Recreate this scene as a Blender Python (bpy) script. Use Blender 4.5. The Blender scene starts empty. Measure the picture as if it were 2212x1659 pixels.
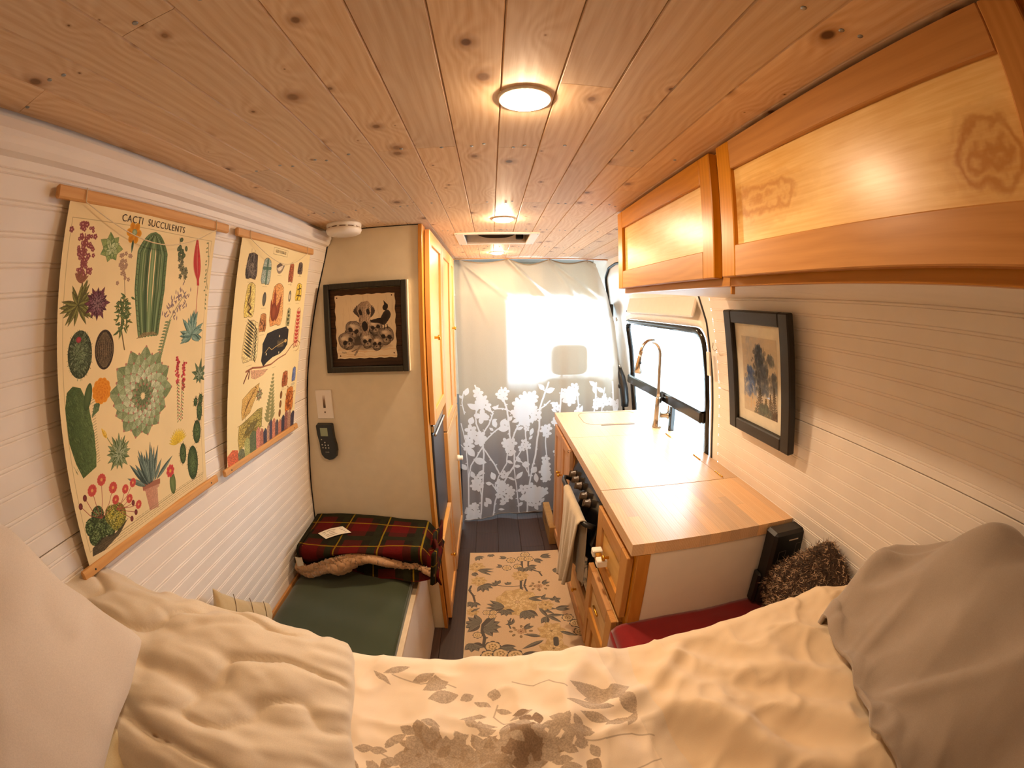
import bpy, bmesh, math, random
import numpy as np
from mathutils import Matrix, Vector

S = bpy.context.scene
COL = S.collection
PI = math.pi
rnd = random.Random(7)

# ------------------------------------------------------------------ camera (diagonal fisheye lens)
_cy, _sy = math.cos(-0.0483789), math.sin(-0.0483789)
_cp, _sp = math.cos(-0.1865596), math.sin(-0.1865596)
_cr, _sr = math.cos(-0.0110815), math.sin(-0.0110815)
_R = (np.array([[_cy, -_sy, 0], [_sy, _cy, 0], [0, 0, 1]]) @ np.array([[1, 0, 0], [0, _cp, -_sp], [0, _sp, _cp]])
      @ np.array([[1., 0, 0], [0, 0, -1], [0, 1, 0]]) @ np.array([[_cr, -_sr, 0], [_sr, _cr, 0], [0, 0, 1]]))
cam = bpy.data.cameras.new('camera')
cam.type = 'PANO'
cam.sensor_width = 36.0
cam.sensor_height = 27.0
cam.sensor_fit = 'HORIZONTAL'
cam.clip_start = 0.01
cc = cam if hasattr(cam, 'panorama_type') else cam.cycles
cc.panorama_type = 'FISHEYE_LENS_POLYNOMIAL'
cc.fisheye_fov = math.radians(220)
F = 888.472 * 36.0 / 2212.0
cc.fisheye_polynomial_k0 = 0.0
cc.fisheye_polynomial_k1 = -1.0 / F
cc.fisheye_polynomial_k2 = 0.0
cc.fisheye_polynomial_k3 = 0.00822294 / F ** 3
cc.fisheye_polynomial_k4 = 0.0
cam_ob = bpy.data.objects.new('camera', cam)
COL.objects.link(cam_ob)
m4 = Matrix.Identity(4)
for i in range(3):
    for j in range(3):
        m4[i][j] = _R[i, j]
m4[2][3] = 1.55
cam_ob.matrix_world = m4
S.camera = cam_ob

# ------------------------------------------------------------------ world, exposure
SKY = 14.0
LAMP = 620.0
w = bpy.data.worlds.new('overcast_sky')
S.world = w
w.use_nodes = True
bg = w.node_tree.nodes['Background']
bg.inputs[0].default_value = (0.72, 0.87, 1.0, 1)
bg.inputs[1].default_value = SKY
S.view_settings.view_transform = 'Standard'
S.view_settings.look = 'None'
S.view_settings.exposure = 0.0
S.view_settings.gamma = 1.0
S.view_settings.use_curve_mapping = False
S.cycles.use_denoising = True
S.cycles.max_bounces = 8
S.cycles.diffuse_bounces = 5
S.cycles.glossy_bounces = 3
S.cycles.transparent_max_bounces = 10
S.cycles.use_adaptive_sampling = True
S.cycles.adaptive_threshold = 0.05
S.cycles.sample_clamp_indirect = 6.0
S.cycles.caustics_reflective = False
S.cycles.caustics_refractive = False


# ------------------------------------------------------------------ colour + material helpers
def lin(c):
    if isinstance(c, str):
        c = [int(c[i:i + 2], 16) / 255 for i in (0, 2, 4)]
    return tuple((x / 12.92 if x <= .04045 else ((x + .055) / 1.055) ** 2.4) for x in c)


class Mt:
    def __init__(s, name):
        s.m = bpy.data.materials.new(name)
        s.m.use_nodes = True
        s.nt = s.m.node_tree
        s.b = s.nt.nodes['Principled BSDF']
        s.out = s.nt.nodes['Material Output']

    def n(s, t, **kw):
        nd = s.nt.nodes.new(t)
        for k, v in kw.items():
            if k.startswith('i_'):
                key = k[2:]
                key = int(key) if key.isdigit() else key.replace('_', ' ')
                nd.inputs[key].default_value = v
            else:
                setattr(nd, k, v)
        return nd

    def l(s, a, b):
        s.nt.links.new(a, b)

    def math(s, op, a, b=None, c=None):
        nd = s.n('ShaderNodeMath', operation=op)
        for i, x in enumerate((a, b, c)):
            if x is None:
                continue
            if isinstance(x, (int, float)):
                nd.inputs[i].default_value = x
            else:
                s.l(x, nd.inputs[i])
        return nd.outputs[0]

    def ramp(s, fac, stops, interp='LINEAR'):
        nd = s.n('ShaderNodeValToRGB')
        cr = nd.color_ramp
        cr.interpolation = interp
        while len(cr.elements) > 1:
            cr.elements.remove(cr.elements[-1])
        for i, (p, c) in enumerate(stops):
            e = cr.elements[0] if i == 0 else cr.elements.new(p)
            e.position = p
            c = lin(c) if isinstance(c, str) else ((c, c, c) if isinstance(c, (int, float)) else c)
            e.color = (*c, 1)
        s.l(fac, nd.inputs[0])
        return nd.outputs[0]

    def mix(s, fac, a, b, mode='MIX'):
        nd = s.n('ShaderNodeMixRGB', blend_type=mode)
        for i, x in enumerate((fac, a, b)):
            if isinstance(x, (int, float)):
                nd.inputs[i].default_value = x
            elif isinstance(x, str):
                nd.inputs[i].default_value = (*lin(x), 1)
            elif isinstance(x, tuple):
                nd.inputs[i].default_value = (*x, 1)
            else:
                s.l(x, nd.inputs[i])
        return nd.outputs[0]

    def obj(s):
        return s.n('ShaderNodeTexCoord').outputs['Object']

    def noise(s, vec, scale, detail=2, rough=.5):
        nd = s.n('ShaderNodeTexNoise')
        nd.inputs['Scale'].default_value = scale
        nd.inputs['Detail'].default_value = detail
        nd.inputs['Roughness'].default_value = rough
        if vec is not None:
            s.l(vec, nd.inputs['Vector'])
        return nd.outputs['Fac']

    def bump(s, h, strength=.3, dist=.001):
        nd = s.n('ShaderNodeBump')
        nd.inputs['Strength'].default_value = strength
        nd.inputs['Distance'].default_value = dist
        s.l(h, nd.inputs['Height'])
        s.l(nd.outputs[0], s.b.inputs['Normal'])

    def col(s, c):
        if isinstance(c, (str, tuple)):
            s.b.inputs['Base Color'].default_value = (*(lin(c) if isinstance(c, str) else c), 1)
        else:
            s.l(c, s.b.inputs['Base Color'])
        return s

    def set(s, rough=None, metal=None, spec=None, sheen=None, coat=None):
        b = s.b.inputs
        if rough is not None: b['Roughness'].default_value = rough
        if metal is not None: b['Metallic'].default_value = metal
        if spec is not None: b['Specular IOR Level'].default_value = spec
        if sheen is not None: b['Sheen Weight'].default_value = sheen
        if coat is not None: b['Coat Weight'].default_value = coat
        return s


def plain(name, c, rough=.5, metal=0., noise=.06, nscale=30, spec=.5, bump=0, sheen=0):
    t = Mt(name)
    f = t.noise(t.obj(), nscale, 3)
    c = lin(c) if isinstance(c, str) else c
    a = tuple(x * (1 - noise) for x in c)
    b = tuple(min(1, x * (1 + noise)) for x in c)
    t.col(t.ramp(f, [(.3, a), (.7, b)]))
    t.set(rough, metal, spec, sheen)
    if bump:
        t.bump(f, bump, .001)
    return t.m


def emit(name, c, strength):
    t = Mt(name)
    t.b.inputs['Base Color'].default_value = (.8, .8, .8, 1)
    t.b.inputs['Emission Color'].default_value = (*c, 1)
    t.b.inputs['Emission Strength'].default_value = strength
    return t.m


def wood(name, light, dark, axis='Y', ring=.010, rough=.45, knots=0., tint=.12, swirl=0., spec=.4, fine=.25, wave=.09):
    """planed timber; grain runs along axis of the object's own space"""
    t = Mt(name)
    sx = t.n('ShaderNodeSeparateXYZ')
    t.l(t.obj(), sx.inputs[0])
    o = {'X': (0, 1, 2), 'Y': (1, 0, 2), 'Z': (2, 1, 0)}[axis]
    A, B, Cc = (sx.outputs[i] for i in o)
    rnd_ = t.n('ShaderNodeObjectInfo').outputs['Random']
    off = t.math('MULTIPLY', rnd_, 37.0)
    # knots
    kn = t.n('ShaderNodeCombineXYZ')
    t.l(t.math('ADD', B, off), kn.inputs[0])
    t.l(t.math('MULTIPLY_ADD', A, .8, off), kn.inputs[1])
    if axis == 'Y':
        t.l(t.math('MULTIPLY', Cc, .2), kn.inputs[2])
    else:
        t.l(t.math('MULTIPLY', Cc, .9), kn.inputs[2])
    vo = t.n('ShaderNodeTexVoronoi')
    vo.voronoi_dimensions = '2D'
    vo.inputs['Scale'].default_value = 7.5 if knots else 3.2
    t.l(kn.outputs[0], vo.inputs['Vector'])
    d = vo.outputs['Distance']
    # warped lateral coordinate
    lo = t.n('ShaderNodeCombineXYZ')
    t.l(t.math('MULTIPLY_ADD', B, 1.0, off), lo.inputs[0])
    t.l(t.math('MULTIPLY', A, .28), lo.inputs[1])
    t.l(Cc, lo.inputs[2])
    n1 = t.noise(lo.outputs[0], 9.0, 2)
    warp = t.math('MULTIPLY_ADD', n1, .05 + swirl, B)
    if knots or swirl:
        near = t.math('MULTIPLY', t.math('POWER', t.math('SUBTRACT', 1.0, t.math('MINIMUM', d, 1.0)), 5.0), .05 + swirl * .6)
        warp = t.math('ADD', warp, near)
    warp = t.math('ADD', warp, t.math('MULTIPLY', Cc, .6))
    wv = t.math('SINE', t.math('MULTIPLY', warp, 2 * PI / ring))
    # fine streaks
    fi = t.n('ShaderNodeCombineXYZ')
    t.l(t.math('MULTIPLY', B, 60.), fi.inputs[0])
    t.l(t.math('MULTIPLY', A, 2.2), fi.inputs[1])
    t.l(t.math('MULTIPLY_ADD', Cc, 60., off), fi.inputs[2])
    n2 = t.noise(fi.outputs[0], 3.0, 3, .6)
    f = t.math('ADD', t.math('MULTIPLY_ADD', wv, wave, .30), t.math('MULTIPLY', n2, fine * 1.6))
    c = t.ramp(f, [(.10, light), (.5, tuple((p * .55 + q * .45) for p, q in zip(lin(light), lin(dark)))), (.95, dark)])
    # board to board tint
    hv = t.n('ShaderNodeHueSaturation')
    t.l(t.math('MULTIPLY_ADD', rnd_, 2 * tint, 1 - tint * 1.1), hv.inputs['Value'])
    t.l(t.math('MULTIPLY_ADD', rnd_, .18, .92), hv.inputs['Saturation'])
    t.l(c, hv.inputs['Color'])
    c = hv.outputs[0]
    if knots:
        vc = t.n('ShaderNodeSeparateColor')
        t.l(vo.outputs['Color'], vc.inputs[0])
        d = t.math('DIVIDE', d, t.math('MULTIPLY_ADD', t.math('POWER', vc.outputs[0], 2.2), 1.35, .12))
        rim = t.ramp(d, [(knots * .6, 1.), (knots * 1.9, 0.)])
        c = t.mix(t.math('MULTIPLY', rim, .55), c, '8a5426')
        core = t.ramp(d, [(knots * .45, 1.), (knots * .75, 0.)])
        c = t.mix(t.math('MULTIPLY', core, t.math('MULTIPLY_ADD', vc.outputs[1], .6, .35)), c, '4a2812')
    t.col(c)
    t.set(rough, 0, spec)
    t.bump(f, .15, .0006)
    return t.m


WHITE = plain('white_paint', 'e6ddd2', .45, noise=.025, nscale=12)
CREAM = plain('cream_paint', 'dccfb4', .6, noise=.03, nscale=20)
VANMETAL = plain('white_van_metal', 'e8e2d8', .35, noise=.02)
BLACK = plain('black_plastic', '141312', .4, noise=.1)
RUBBER = plain('black_rubber', '1a1a1b', .6, noise=.1)
GLOSSBLK = plain('gloss_black_enamel', '0d0d0e', .12, noise=.05, spec=.6)
BRASS = plain('brass', 'd9a441', .25, 1.0, noise=.05)
STEEL = plain('brushed_steel', 'b9aea0', .22, 1.0, noise=.04)
SCREWM = plain('zinc_screw', '9aa0a6', .35, .9, noise=.1)
WPLAST = plain('white_plastic', 'ece5da', .4, noise=.015)
DARK = plain('dark_gap', '070504', .9)
PINE = wood('knotty_pine', 'f0dcc0', 'c79f74', 'Y', ring=.019, rough=.5, knots=.085, tint=.10, wave=.09, fine=.38)
HONEY_Y = wood('honey_maple_grain_lengthwise', 'cf9146', 'a86c28', 'Y', ring=.012, rough=.32, tint=.05, fine=.3)
HONEY_Z = wood('honey_maple_grain_upright', 'cf9146', 'a86c28', 'Z', ring=.012, rough=.32, tint=.05, fine=.3)
HONEY_X = wood('honey_maple_grain_across', 'cf9146', 'a86c28', 'X', ring=.012, rough=.32, tint=.05, fine=.3)
BIRCH_Y = wood('birch_panel_lengthwise', 'e8bf78', 'c08a42', 'Y', ring=.03, rough=.36, tint=.04, swirl=.09, fine=.12)
BIRCH_Z = wood('birch_panel_upright', 'dfb57a', 'c9965a', 'Z', ring=.03, rough=.33, tint=.04, swirl=.05, fine=.12)
BUTCHER = wood('butcher_block_beech', 'e6c8a2', 'cc9f72', 'Y', ring=.008, rough=.30, tint=.17, fine=.35, spec=.5)
DOWEL = wood('hanger_dowel', 'd9a86c', 'b98047', 'Y', ring=.008, rough=.5, tint=.02)
DKFLOOR = wood('dark_vinyl_plank', '4a3429', '2c1e19', 'Y', ring=.02, rough=.45, tint=.12, fine=.4)
OLDWOOD = wood('stained_backing_wood', '5a3a1e', '2a180b', 'X', ring=.01, rough=.7, tint=.2, fine=.5)
FRAMEWD = wood('dark_olive_frame_wood', '3f3a2c', '23201a', 'Z', ring=.01, rough=.6, tint=.08, fine=.4)
BLKFRAME = plain('black_frame_paint', '16120f', .45, noise=.15, nscale=60, bump=.2)


def fabric(name, c, c2=None, rough=.9, scale=600, sheen=.3, strength=.25):
    t = Mt(name)
    o = t.obj()
    f = t.noise(o, scale, 2)
    g = t.noise(o, 14, 3)
    a = t.mix(g, c, c2 or c)
    a = t.mix(t.math('MULTIPLY', f, .25), a, (0.02, .015, .01))
    t.col(a)
    t.set(rough, 0, .2, sheen)
    t.bump(f, strength, .0008)
    return t.m


def swirl_birch(name, centers):
    t = Mt(name)
    sx = t.n('ShaderNodeSeparateXYZ')
    o = t.obj()
    t.l(o, sx.inputs[0])
    n1 = t.noise(o, 7, 3)
    n2 = t.noise(o, 30, 3)
    fi = t.n('ShaderNodeCombineXYZ')
    t.l(t.math('MULTIPLY', sx.outputs[1], 4.), fi.inputs[1])
    t.l(t.math('MULTIPLY', sx.outputs[2], 80.), fi.inputs[2])
    st_ = t.noise(fi.outputs[0], 2, 3, .6)
    c = t.ramp(t.math('MULTIPLY_ADD', st_, .6, t.math('MULTIPLY', n1, .5)), [(.35, 'efca86'), (.75, 'd8a65a')])
    for (cy, cz, ry, rz_, s_) in centers:
        a = t.math('POWER', t.math('DIVIDE', t.math('SUBTRACT', sx.outputs[1], cy), ry), 2.)
        b = t.math('POWER', t.math('DIVIDE', t.math('SUBTRACT', sx.outputs[2], cz), rz_), 2.)
        d = t.math('ADD', t.math('SQRT', t.math('ADD', a, b)), t.math('MULTIPLY_ADD', n1, 1.1, -.5))
        d = t.math('ADD', d, t.math('MULTIPLY_ADD', n2, .5, -.25))
        ring = t.math('MULTIPLY_ADD', t.math('SINE', t.math('MULTIPLY_ADD', d, 17., t.math('MULTIPLY', n2, 9.))), .22, .70)
        m_ = t.math('MULTIPLY', t.ramp(d, [(.55, 1.), (1.0, 0.)]), t.math('MULTIPLY', ring, s_))
        c = t.mix(m_, c, 'a86a26')
    t.col(c)
    t.set(.33, 0, .45)
    return t.m


SWIRL_NEAR = swirl_birch('birch_panel_two_swirls', [(.525, .150, .150, .060, .8), (.110, .118, .088, .062, .9)])
SWIRL_FAR = swirl_birch('birch_panel_soft_figure', [(.17, .15, .10, .045, .3), (.54, .10, .05, .03, .35)])
GREEN = fabric('green_woven_fabric', '3c452d', '353e29')
PILLOW = fabric('cream_cotton', 'e3d2b8', 'd9c7ab', strength=.12)
PILLOWW = fabric('pale_cotton', 'ddcfc0', 'd2c3b3', strength=.12)
TAUPE = fabric('taupe_cotton', 'b3a393', 'a49484', strength=.12)
REDF = fabric('red_fleece', '8e1216', '7a0d11', scale=250)
TOWEL = fabric('beige_terry', 'cdbfa6', 'b7a78e', scale=220, strength=.7)
SHERPA = fabric('tan_sherpa', 'c39a72', 'b0875f', scale=160, strength=1.)
STRIPE = fabric('pale_yellow_cotton', 'ddc99f', 'cdb98f', strength=.12)


# ------------------------------------------------------------------ mesh builder
class MB:
    def __init__(s):
        s.v, s.f, s.mi, s.sm, s.uv = [], [], [], [], {}

    def add(s, vs, fs, mi=0, smooth=False):
        o = len(s.v)
        s.v += [tuple(map(float, q)) for q in vs]
        s.f += [tuple(o + i for i in f) for f in fs]
        s.mi += [mi] * len(fs)
        s.sm += [smooth] * len(fs)
        return s

    def box(s, x0, x1, y0, y1, z0, z1, b=0., mi=0):
        return s.fbox(((0, 0, 0), (1, 0, 0), (0, 1, 0), (0, 0, 1)), x0, x1, y0, y1, z0, z1, b, mi)

    def fbox(s, fr, a0, a1, b0, b1, c0, c1, bv=0., mi=0):
        o, U, V, N = (np.array(q, float) for q in fr)
        lo = np.array([min(a0, a1), min(b0, b1), min(c0, c1)])
        hi = np.array([max(a0, a1), max(b0, b1), max(c0, c1)])
        P = lambda q: o + U * q[0] + V * q[1] + N * q[2]
        bv = min(bv, .45 * (hi - lo).min())
        if bv <= 0:
            vs = [P([(lo, hi)[i >> 2 & 1][0], (lo, hi)[i >> 1 & 1][1], (lo, hi)[i & 1][2]]) for i in range(8)]
            fs = [(0, 1, 3, 2), (4, 6, 7, 5), (0, 4, 5, 1), (2, 3, 7, 6), (0, 2, 6, 4), (1, 5, 7, 3)]
            return s.add(vs, fs, mi)
        vs, idx = [], {}
        for i in range(8):
            sg = [i >> 2 & 1, i >> 1 & 1, i & 1]
            base = np.array([(lo, hi)[sg[k]][k] for k in range(3)])
            for ax in range(3):
                q = base.copy()
                for k in range(3):
                    if k != ax:
                        q[k] += bv if sg[k] == 0 else -bv
                idx[(*sg, ax)] = len(vs)
                vs.append(P(q))
        fs = []
        for ax in range(3):
            o1, o2 = [k for k in range(3) if k != ax]
            for e in (0, 1):
                f = []
                for a, b_ in ((0, 0), (1, 0), (1, 1), (0, 1)):
                    sg = [0, 0, 0]
                    sg[ax], sg[o1], sg[o2] = e, a, b_
                    f.append(idx[(*sg, ax)])
                fs.append(tuple(f))
            for a in (0, 1):
                for b_ in (0, 1):
                    f = []
                    for e, kk in ((0, o1), (1, o1), (1, o2), (0, o2)):
                        sg = [0, 0, 0]
                        sg[ax], sg[o1], sg[o2] = e, a, b_
                        f.append(idx[(*sg, kk)])
                    fs.append(tuple(f))
        for i in range(8):
            sg = (i >> 2 & 1, i >> 1 & 1, i & 1)
            fs.append(tuple(idx[(*sg, k)] for k in range(3)))
        return s.add(vs, fs, mi)

    def lathe(s, c, ax, prof, n=24, mi=0, smooth=True, caps=True):
        """prof: list of (r, h) along ax from c"""
        c = np.array(c, float)
        A = np.array(ax, float)
        A /= np.linalg.norm(A)
        T = np.cross(A, [0, 0, 1.]) if abs(A[2]) < .9 else np.cross(A, [1., 0, 0])
        T /= np.linalg.norm(T)
        B = np.cross(A, T)
        vs, fs = [], []
        for r, h in prof:
            for i in range(n):
                a = 2 * PI * i / n
                vs.append(c + A * h + (T * math.cos(a) + B * math.sin(a)) * r)
        for k in range(len(prof) - 1):
            for i in range(n):
                j = (i + 1) % n
                fs.append((k * n + i, k * n + j, (k + 1) * n + j, (k + 1) * n + i))
        if caps:
            fs.append(tuple(range(n - 1, -1, -1)))
            fs.append(tuple((len(prof) - 1) * n + i for i in range(n)))
        return s.add(vs, fs, mi, smooth)

    def tube(s, pts, r, n=8, mi=0, closed=False, smooth=True):
        P = [np.array(p, float) for p in pts]
        N = len(P)
        rr = r if isinstance(r, (list, tuple)) else [r] * N
        vs, fs = [], []
        T0 = None
        for i in range(N):
            if closed:
                t = P[(i + 1) % N] - P[i - 1]
            else:
                t = P[min(i + 1, N - 1)] - P[max(i - 1, 0)]
            t = t / (np.linalg.norm(t) + 1e-12)
            if T0 is None:
                T0 = np.cross(t, [0, 0, 1.]) if abs(t[2]) < .9 else np.cross(t, [1., 0, 0])
            T0 = T0 - t * (T0 @ t)
            T0 /= np.linalg.norm(T0)
            B = np.cross(t, T0)
            for k in range(n):
                a = 2 * PI * k / n
                vs.append(P[i] + (T0 * math.cos(a) + B * math.sin(a)) * rr[i])
        M = N if closed else N - 1
        for i in range(M):
            for k in range(n):
                j = (k + 1) % n
                i2 = (i + 1) % N
                fs.append((i * n + k, i * n + j, i2 * n + j, i2 * n + k))
        if not closed:
            fs.append(tuple(range(n - 1, -1, -1)))
            fs.append(tuple((N - 1) * n + k for k in range(n)))
        return s.add(vs, fs, mi, smooth)

    def grid(s, fn, nu, nv, mi=0, smooth=True, uv=None):
        """fn(u,v) on 0..1 arrays -> x,y,z arrays"""
        U, V = np.meshgrid(np.linspace(0, 1, nu + 1), np.linspace(0, 1, nv + 1), indexing='ij')
        X, Y, Z = fn(U, V)
        vs = np.stack([np.broadcast_to(X, U.shape), np.broadcast_to(Y, U.shape), np.broadcast_to(Z, U.shape)], -1).reshape(-1, 3)
        o = len(s.v)
        fs = []
        for i in range(nu):
            for j in range(nv):
                a = i * (nv + 1) + j
                fs.append((a, a + nv + 1, a + nv + 2, a + 1))
        s.add(vs, fs, mi, smooth)
        uvs = (uv(U, V) if uv else (U, V))
        for k, (a, b) in enumerate(zip(np.ravel(uvs[0]), np.ravel(uvs[1]))):
            s.uv[o + k] = (float(a), float(b))
        return s

    def build(s, name, mats, parent=None, label=None, recalc=True, kind=None):
        me = bpy.data.meshes.new(name)
        off = Vector((0, 0, 0))
        if parent is not None:
            off = parent.matrix_world.translation if parent.parent is None else parent['_wl']
            off = Vector(off)
        vs = [(x - off[0], y - off[1], z - off[2]) for x, y, z in s.v]
        me.from_pydata(vs, [], s.f)
        if not isinstance(mats, (list, tuple)):
            mats = [mats]
        for m in mats:
            me.materials.append(m)
        me.polygons.foreach_set('material_index', s.mi)
        me.polygons.foreach_set('use_smooth', s.sm)
        if s.uv:
            ul = me.uv_layers.new(name='UVMap')
            vi = np.zeros(len(me.loops), int)
            me.loops.foreach_get('vertex_index', vi)
            arr = np.array([s.uv.get(i, (0, 0)) for i in range(len(s.v))], float)
            ul.data.foreach_set('uv', arr[vi].ravel())
        if recalc:
            bm = bmesh.new()
            bm.from_mesh(me)
            bmesh.ops.recalc_face_normals(bm, faces=bm.faces)
            bm.to_mesh(me)
            bm.free()
        me.update()
        ob = bpy.data.objects.new(name, me)
        COL.objects.link(ob)
        if parent is not None:
            ob.parent = parent
            ob['_wl'] = list(off)
        if label: ob['label'] = label
        if kind: ob['kind'] = kind
        return ob


def thing(name, label, cat, loc=(0, 0, 0), group=None):
    o = bpy.data.objects.new(name, None)
    o.empty_display_size = .05
    o.location = loc
    COL.objects.link(o)
    bpy.context.view_layer.update()
    o['label'] = label
    o['category'] = cat
    if group: o['group'] = group
    return o


def struct(name, loc=(0, 0, 0), label=None):
    o = bpy.data.objects.new(name, None)
    o.location = loc
    o.empty_display_size = .05
    COL.objects.link(o)
    o['kind'] = 'structure'
    if label: o['label'] = label
    bpy.context.view_layer.update()
    return o


def tag(o, label, cat, group=None):
    o['label'] = label
    o['category'] = cat
    if group: o['group'] = group
    return o


def text_geo(body, size, fn, spacing=1.0):
    """flat lettering as geometry: fn(x, y) arrays -> 3D points"""
    cu = bpy.data.curves.new('lettering', 'FONT')
    cu.body = body
    cu.size = size
    cu.space_character = spacing
    cu.align_x = 'CENTER'
    cu.align_y = 'CENTER'
    ob = bpy.data.objects.new('lettering_tmp', cu)
    COL.objects.link(ob)
    dg = bpy.context.evaluated_depsgraph_get()
    me = bpy.data.meshes.new_from_object(ob.evaluated_get(dg))
    mb = MB()
    mb.add([fn(v.co.x, v.co.y) for v in me.vertices], [tuple(p.vertices) for p in me.polygons])
    bpy.data.objects.remove(ob)
    bpy.data.curves.remove(cu)
    bpy.data.meshes.remove(me)
    return mb


# ------------------------------------------------------------------ painted prints (numpy canvases)
def vnoise(x, y, seed=0):
    x = np.asarray(x, float)
    y = np.asarray(y, float)
    xi = np.floor(x).astype(int)
    yi = np.floor(y).astype(int)
    fx = x - xi
    fy = y - yi
    fx = fx * fx * (3 - 2 * fx)
    fy = fy * fy * (3 - 2 * fy)

    def h(a, b):
        n = (a * 374761393 + b * 668265263 + seed * 1442695041) & 0x7fffffff
        n = (n ^ (n >> 13)) * 1274126177 & 0x7fffffff
        return ((n ^ (n >> 16)) & 0xffff) / 65535.
    return (h(xi, yi) * (1 - fx) + h(xi + 1, yi) * fx) * (1 - fy) + (h(xi, yi + 1) * (1 - fx) + h(xi + 1, yi + 1) * fx) * fy


def fbm(x, y, seed=0, o=3):
    a, s_, t = .5, 0, 0
    for k in range(o):
        s_ = s_ + a * vnoise(x * 2 ** k, y * 2 ** k, seed + k)
        t += a
        a *= .5
    return s_ / t


def hexc(c):
    return np.array([int(c[i:i + 2], 16) / 255 for i in (0, 2, 4)]) if isinstance(c, str) else np.array(c, float)


class Cv:
    """canvas in metres, y down"""
    def __init__(s, W, H, ppm, bgc, x0=0., y0=0.):
        s.W, s.H, s.p, s.x0, s.y0 = W, H, ppm, x0, y0
        s.w, s.h = int(W * ppm), int(H * ppm)
        s.a = np.zeros((s.h, s.w, 4))
        s.a[..., :3] = hexc(bgc)
        s.a[..., 3] = 0

    def win(s, xa, xb, ya, yb):
        i0 = max(0, int((ya - s.y0) * s.p) - 1)
        i1 = min(s.h, int((yb - s.y0) * s.p) + 2)
        j0 = max(0, int((xa - s.x0) * s.p) - 1)
        j1 = min(s.w, int((xb - s.x0) * s.p) + 2)
        if i0 >= i1 or j0 >= j1:
            return None
        Y, X = np.mgrid[i0:i1, j0:j1]
        return i0, i1, j0, j1, X / s.p + .5 / s.p + s.x0, Y / s.p + .5 / s.p + s.y0

    def put(s, wn, m, c, c2=None, t=None, al=1., tex=0.):
        i0, i1, j0, j1, X, Y = wn
        c = hexc(c)
        if c2 is not None:
            t = np.clip(t, 0, 1)[..., None]
            c = c * (1 - t) + hexc(c2) * t
        if tex:
            c = c * (1 + tex * (vnoise(X * 700, Y * 700, 5)[..., None] - .5) * 2)
        m = (np.clip(m, 0, 1) * al)[..., None]
        r = s.a[i0:i1, j0:j1]
        r[..., :3] = r[..., :3] * (1 - m) + np.clip(c, 0, 1) * m
        r[..., 3:] = np.maximum(r[..., 3:], m)

    def poly(s, pts, c, al=1., tex=0., c2=None, edge=None):
        P = np.array(pts, float)
        wn = s.win(P[:, 0].min(), P[:, 0].max(), P[:, 1].min(), P[:, 1].max())
        if wn is None: return
        X, Y = wn[4], wn[5]
        ins = np.zeros(X.shape, bool)
        for k in range(len(P)):
            (x1, y1), (x2, y2) = P[k], P[k - 1]
            if y1 == y2: continue
            cr = ((y1 > Y) != (y2 > Y)) & (X < (x2 - x1) * (Y - y1) / (y2 - y1) + x1)
            ins ^= cr
        t = None
        if c2 is not None:
            t = (X - P[:, 0].min()) / (np.ptp(P[:, 0]) + 1e-9)
        s.put(wn, ins.astype(float), c, c2, t, al, tex)
        if edge:
            s.line(list(map(tuple, P)) + [tuple(P[0])], edge[1], edge[0], .8)

    def ell(s, cx, cy, rx, ry, c, c2=None, rot=0., al=1., tex=0., ang=None):
        R_ = max(rx, ry)
        wn = s.win(cx - R_, cx + R_, cy - R_, cy + R_)
        if wn is None: return
        X, Y = wn[4] - cx, wn[5] - cy
        co, si = math.cos(rot), math.sin(rot)
        u = (X * co + Y * si) / rx
        v = (-X * si + Y * co) / ry
        d = u * u + v * v
        t = d if ang is None else .5 + .5 * (u * math.cos(ang) + v * math.sin(ang))
        m = np.clip((1 - np.sqrt(d)) * R_ * s.p + .5, 0, 1)
        s.put(wn, m, c, c2, t, al, tex)

    def line(s, pts, wd, c, al=1., wd2=None):
        n = len(pts) - 1
        for k in range(n):
            (x1, y1), (x2, y2) = pts[k], pts[k + 1]
            w1 = wd if wd2 is None else wd + (wd2 - wd) * k / max(1, n)
            wn = s.win(min(x1, x2) - w1, max(x1, x2) + w1, min(y1, y2) - w1, max(y1, y2) + w1)
            if wn is None: continue
            X, Y = wn[4], wn[5]
            dx, dy = x2 - x1, y2 - y1
            L = dx * dx + dy * dy + 1e-12
            t = np.clip(((X - x1) * dx + (Y - y1) * dy) / L, 0, 1)
            d = np.hypot(X - x1 - t * dx, Y - y1 - t * dy)
            s.put(wn, np.clip((w1 / 2 - d) * s.p + .5, 0, 1), c, al=al)

    def leaf(s, x, y, ang, L, wd, c, c2=None, rib=None, edge=None, bend=0., al=1., blunt=.8):
        n = 9
        up, dn = [], []
        for i in range(n):
            t = i / (n - 1)
            q = wd * math.sin(PI * t ** blunt) * .5
            a = ang + bend * t
            cx = x + L * t * math.cos(ang + bend * t * .5)
            cy = y + L * t * math.sin(ang + bend * t * .5)
            up.append((cx - q * math.sin(a), cy + q * math.cos(a)))
            dn.append((cx + q * math.sin(a), cy - q * math.cos(a)))
        mid = [((a[0] + b[0]) / 2, (a[1] + b[1]) / 2) for a, b in zip(up, dn)]
        s.poly(up + dn[::-1], c, al, .12)
        if c2:
            s.poly(up + mid[::-1], c2, al, .12)
        if edge:
            s.line(up, edge[1], edge[0], .8)
            s.line(dn, edge[1], edge[0], .8)
        if rib:
            s.line(mid, max(wd * .08, 1 / s.p), rib, .7)

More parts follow.
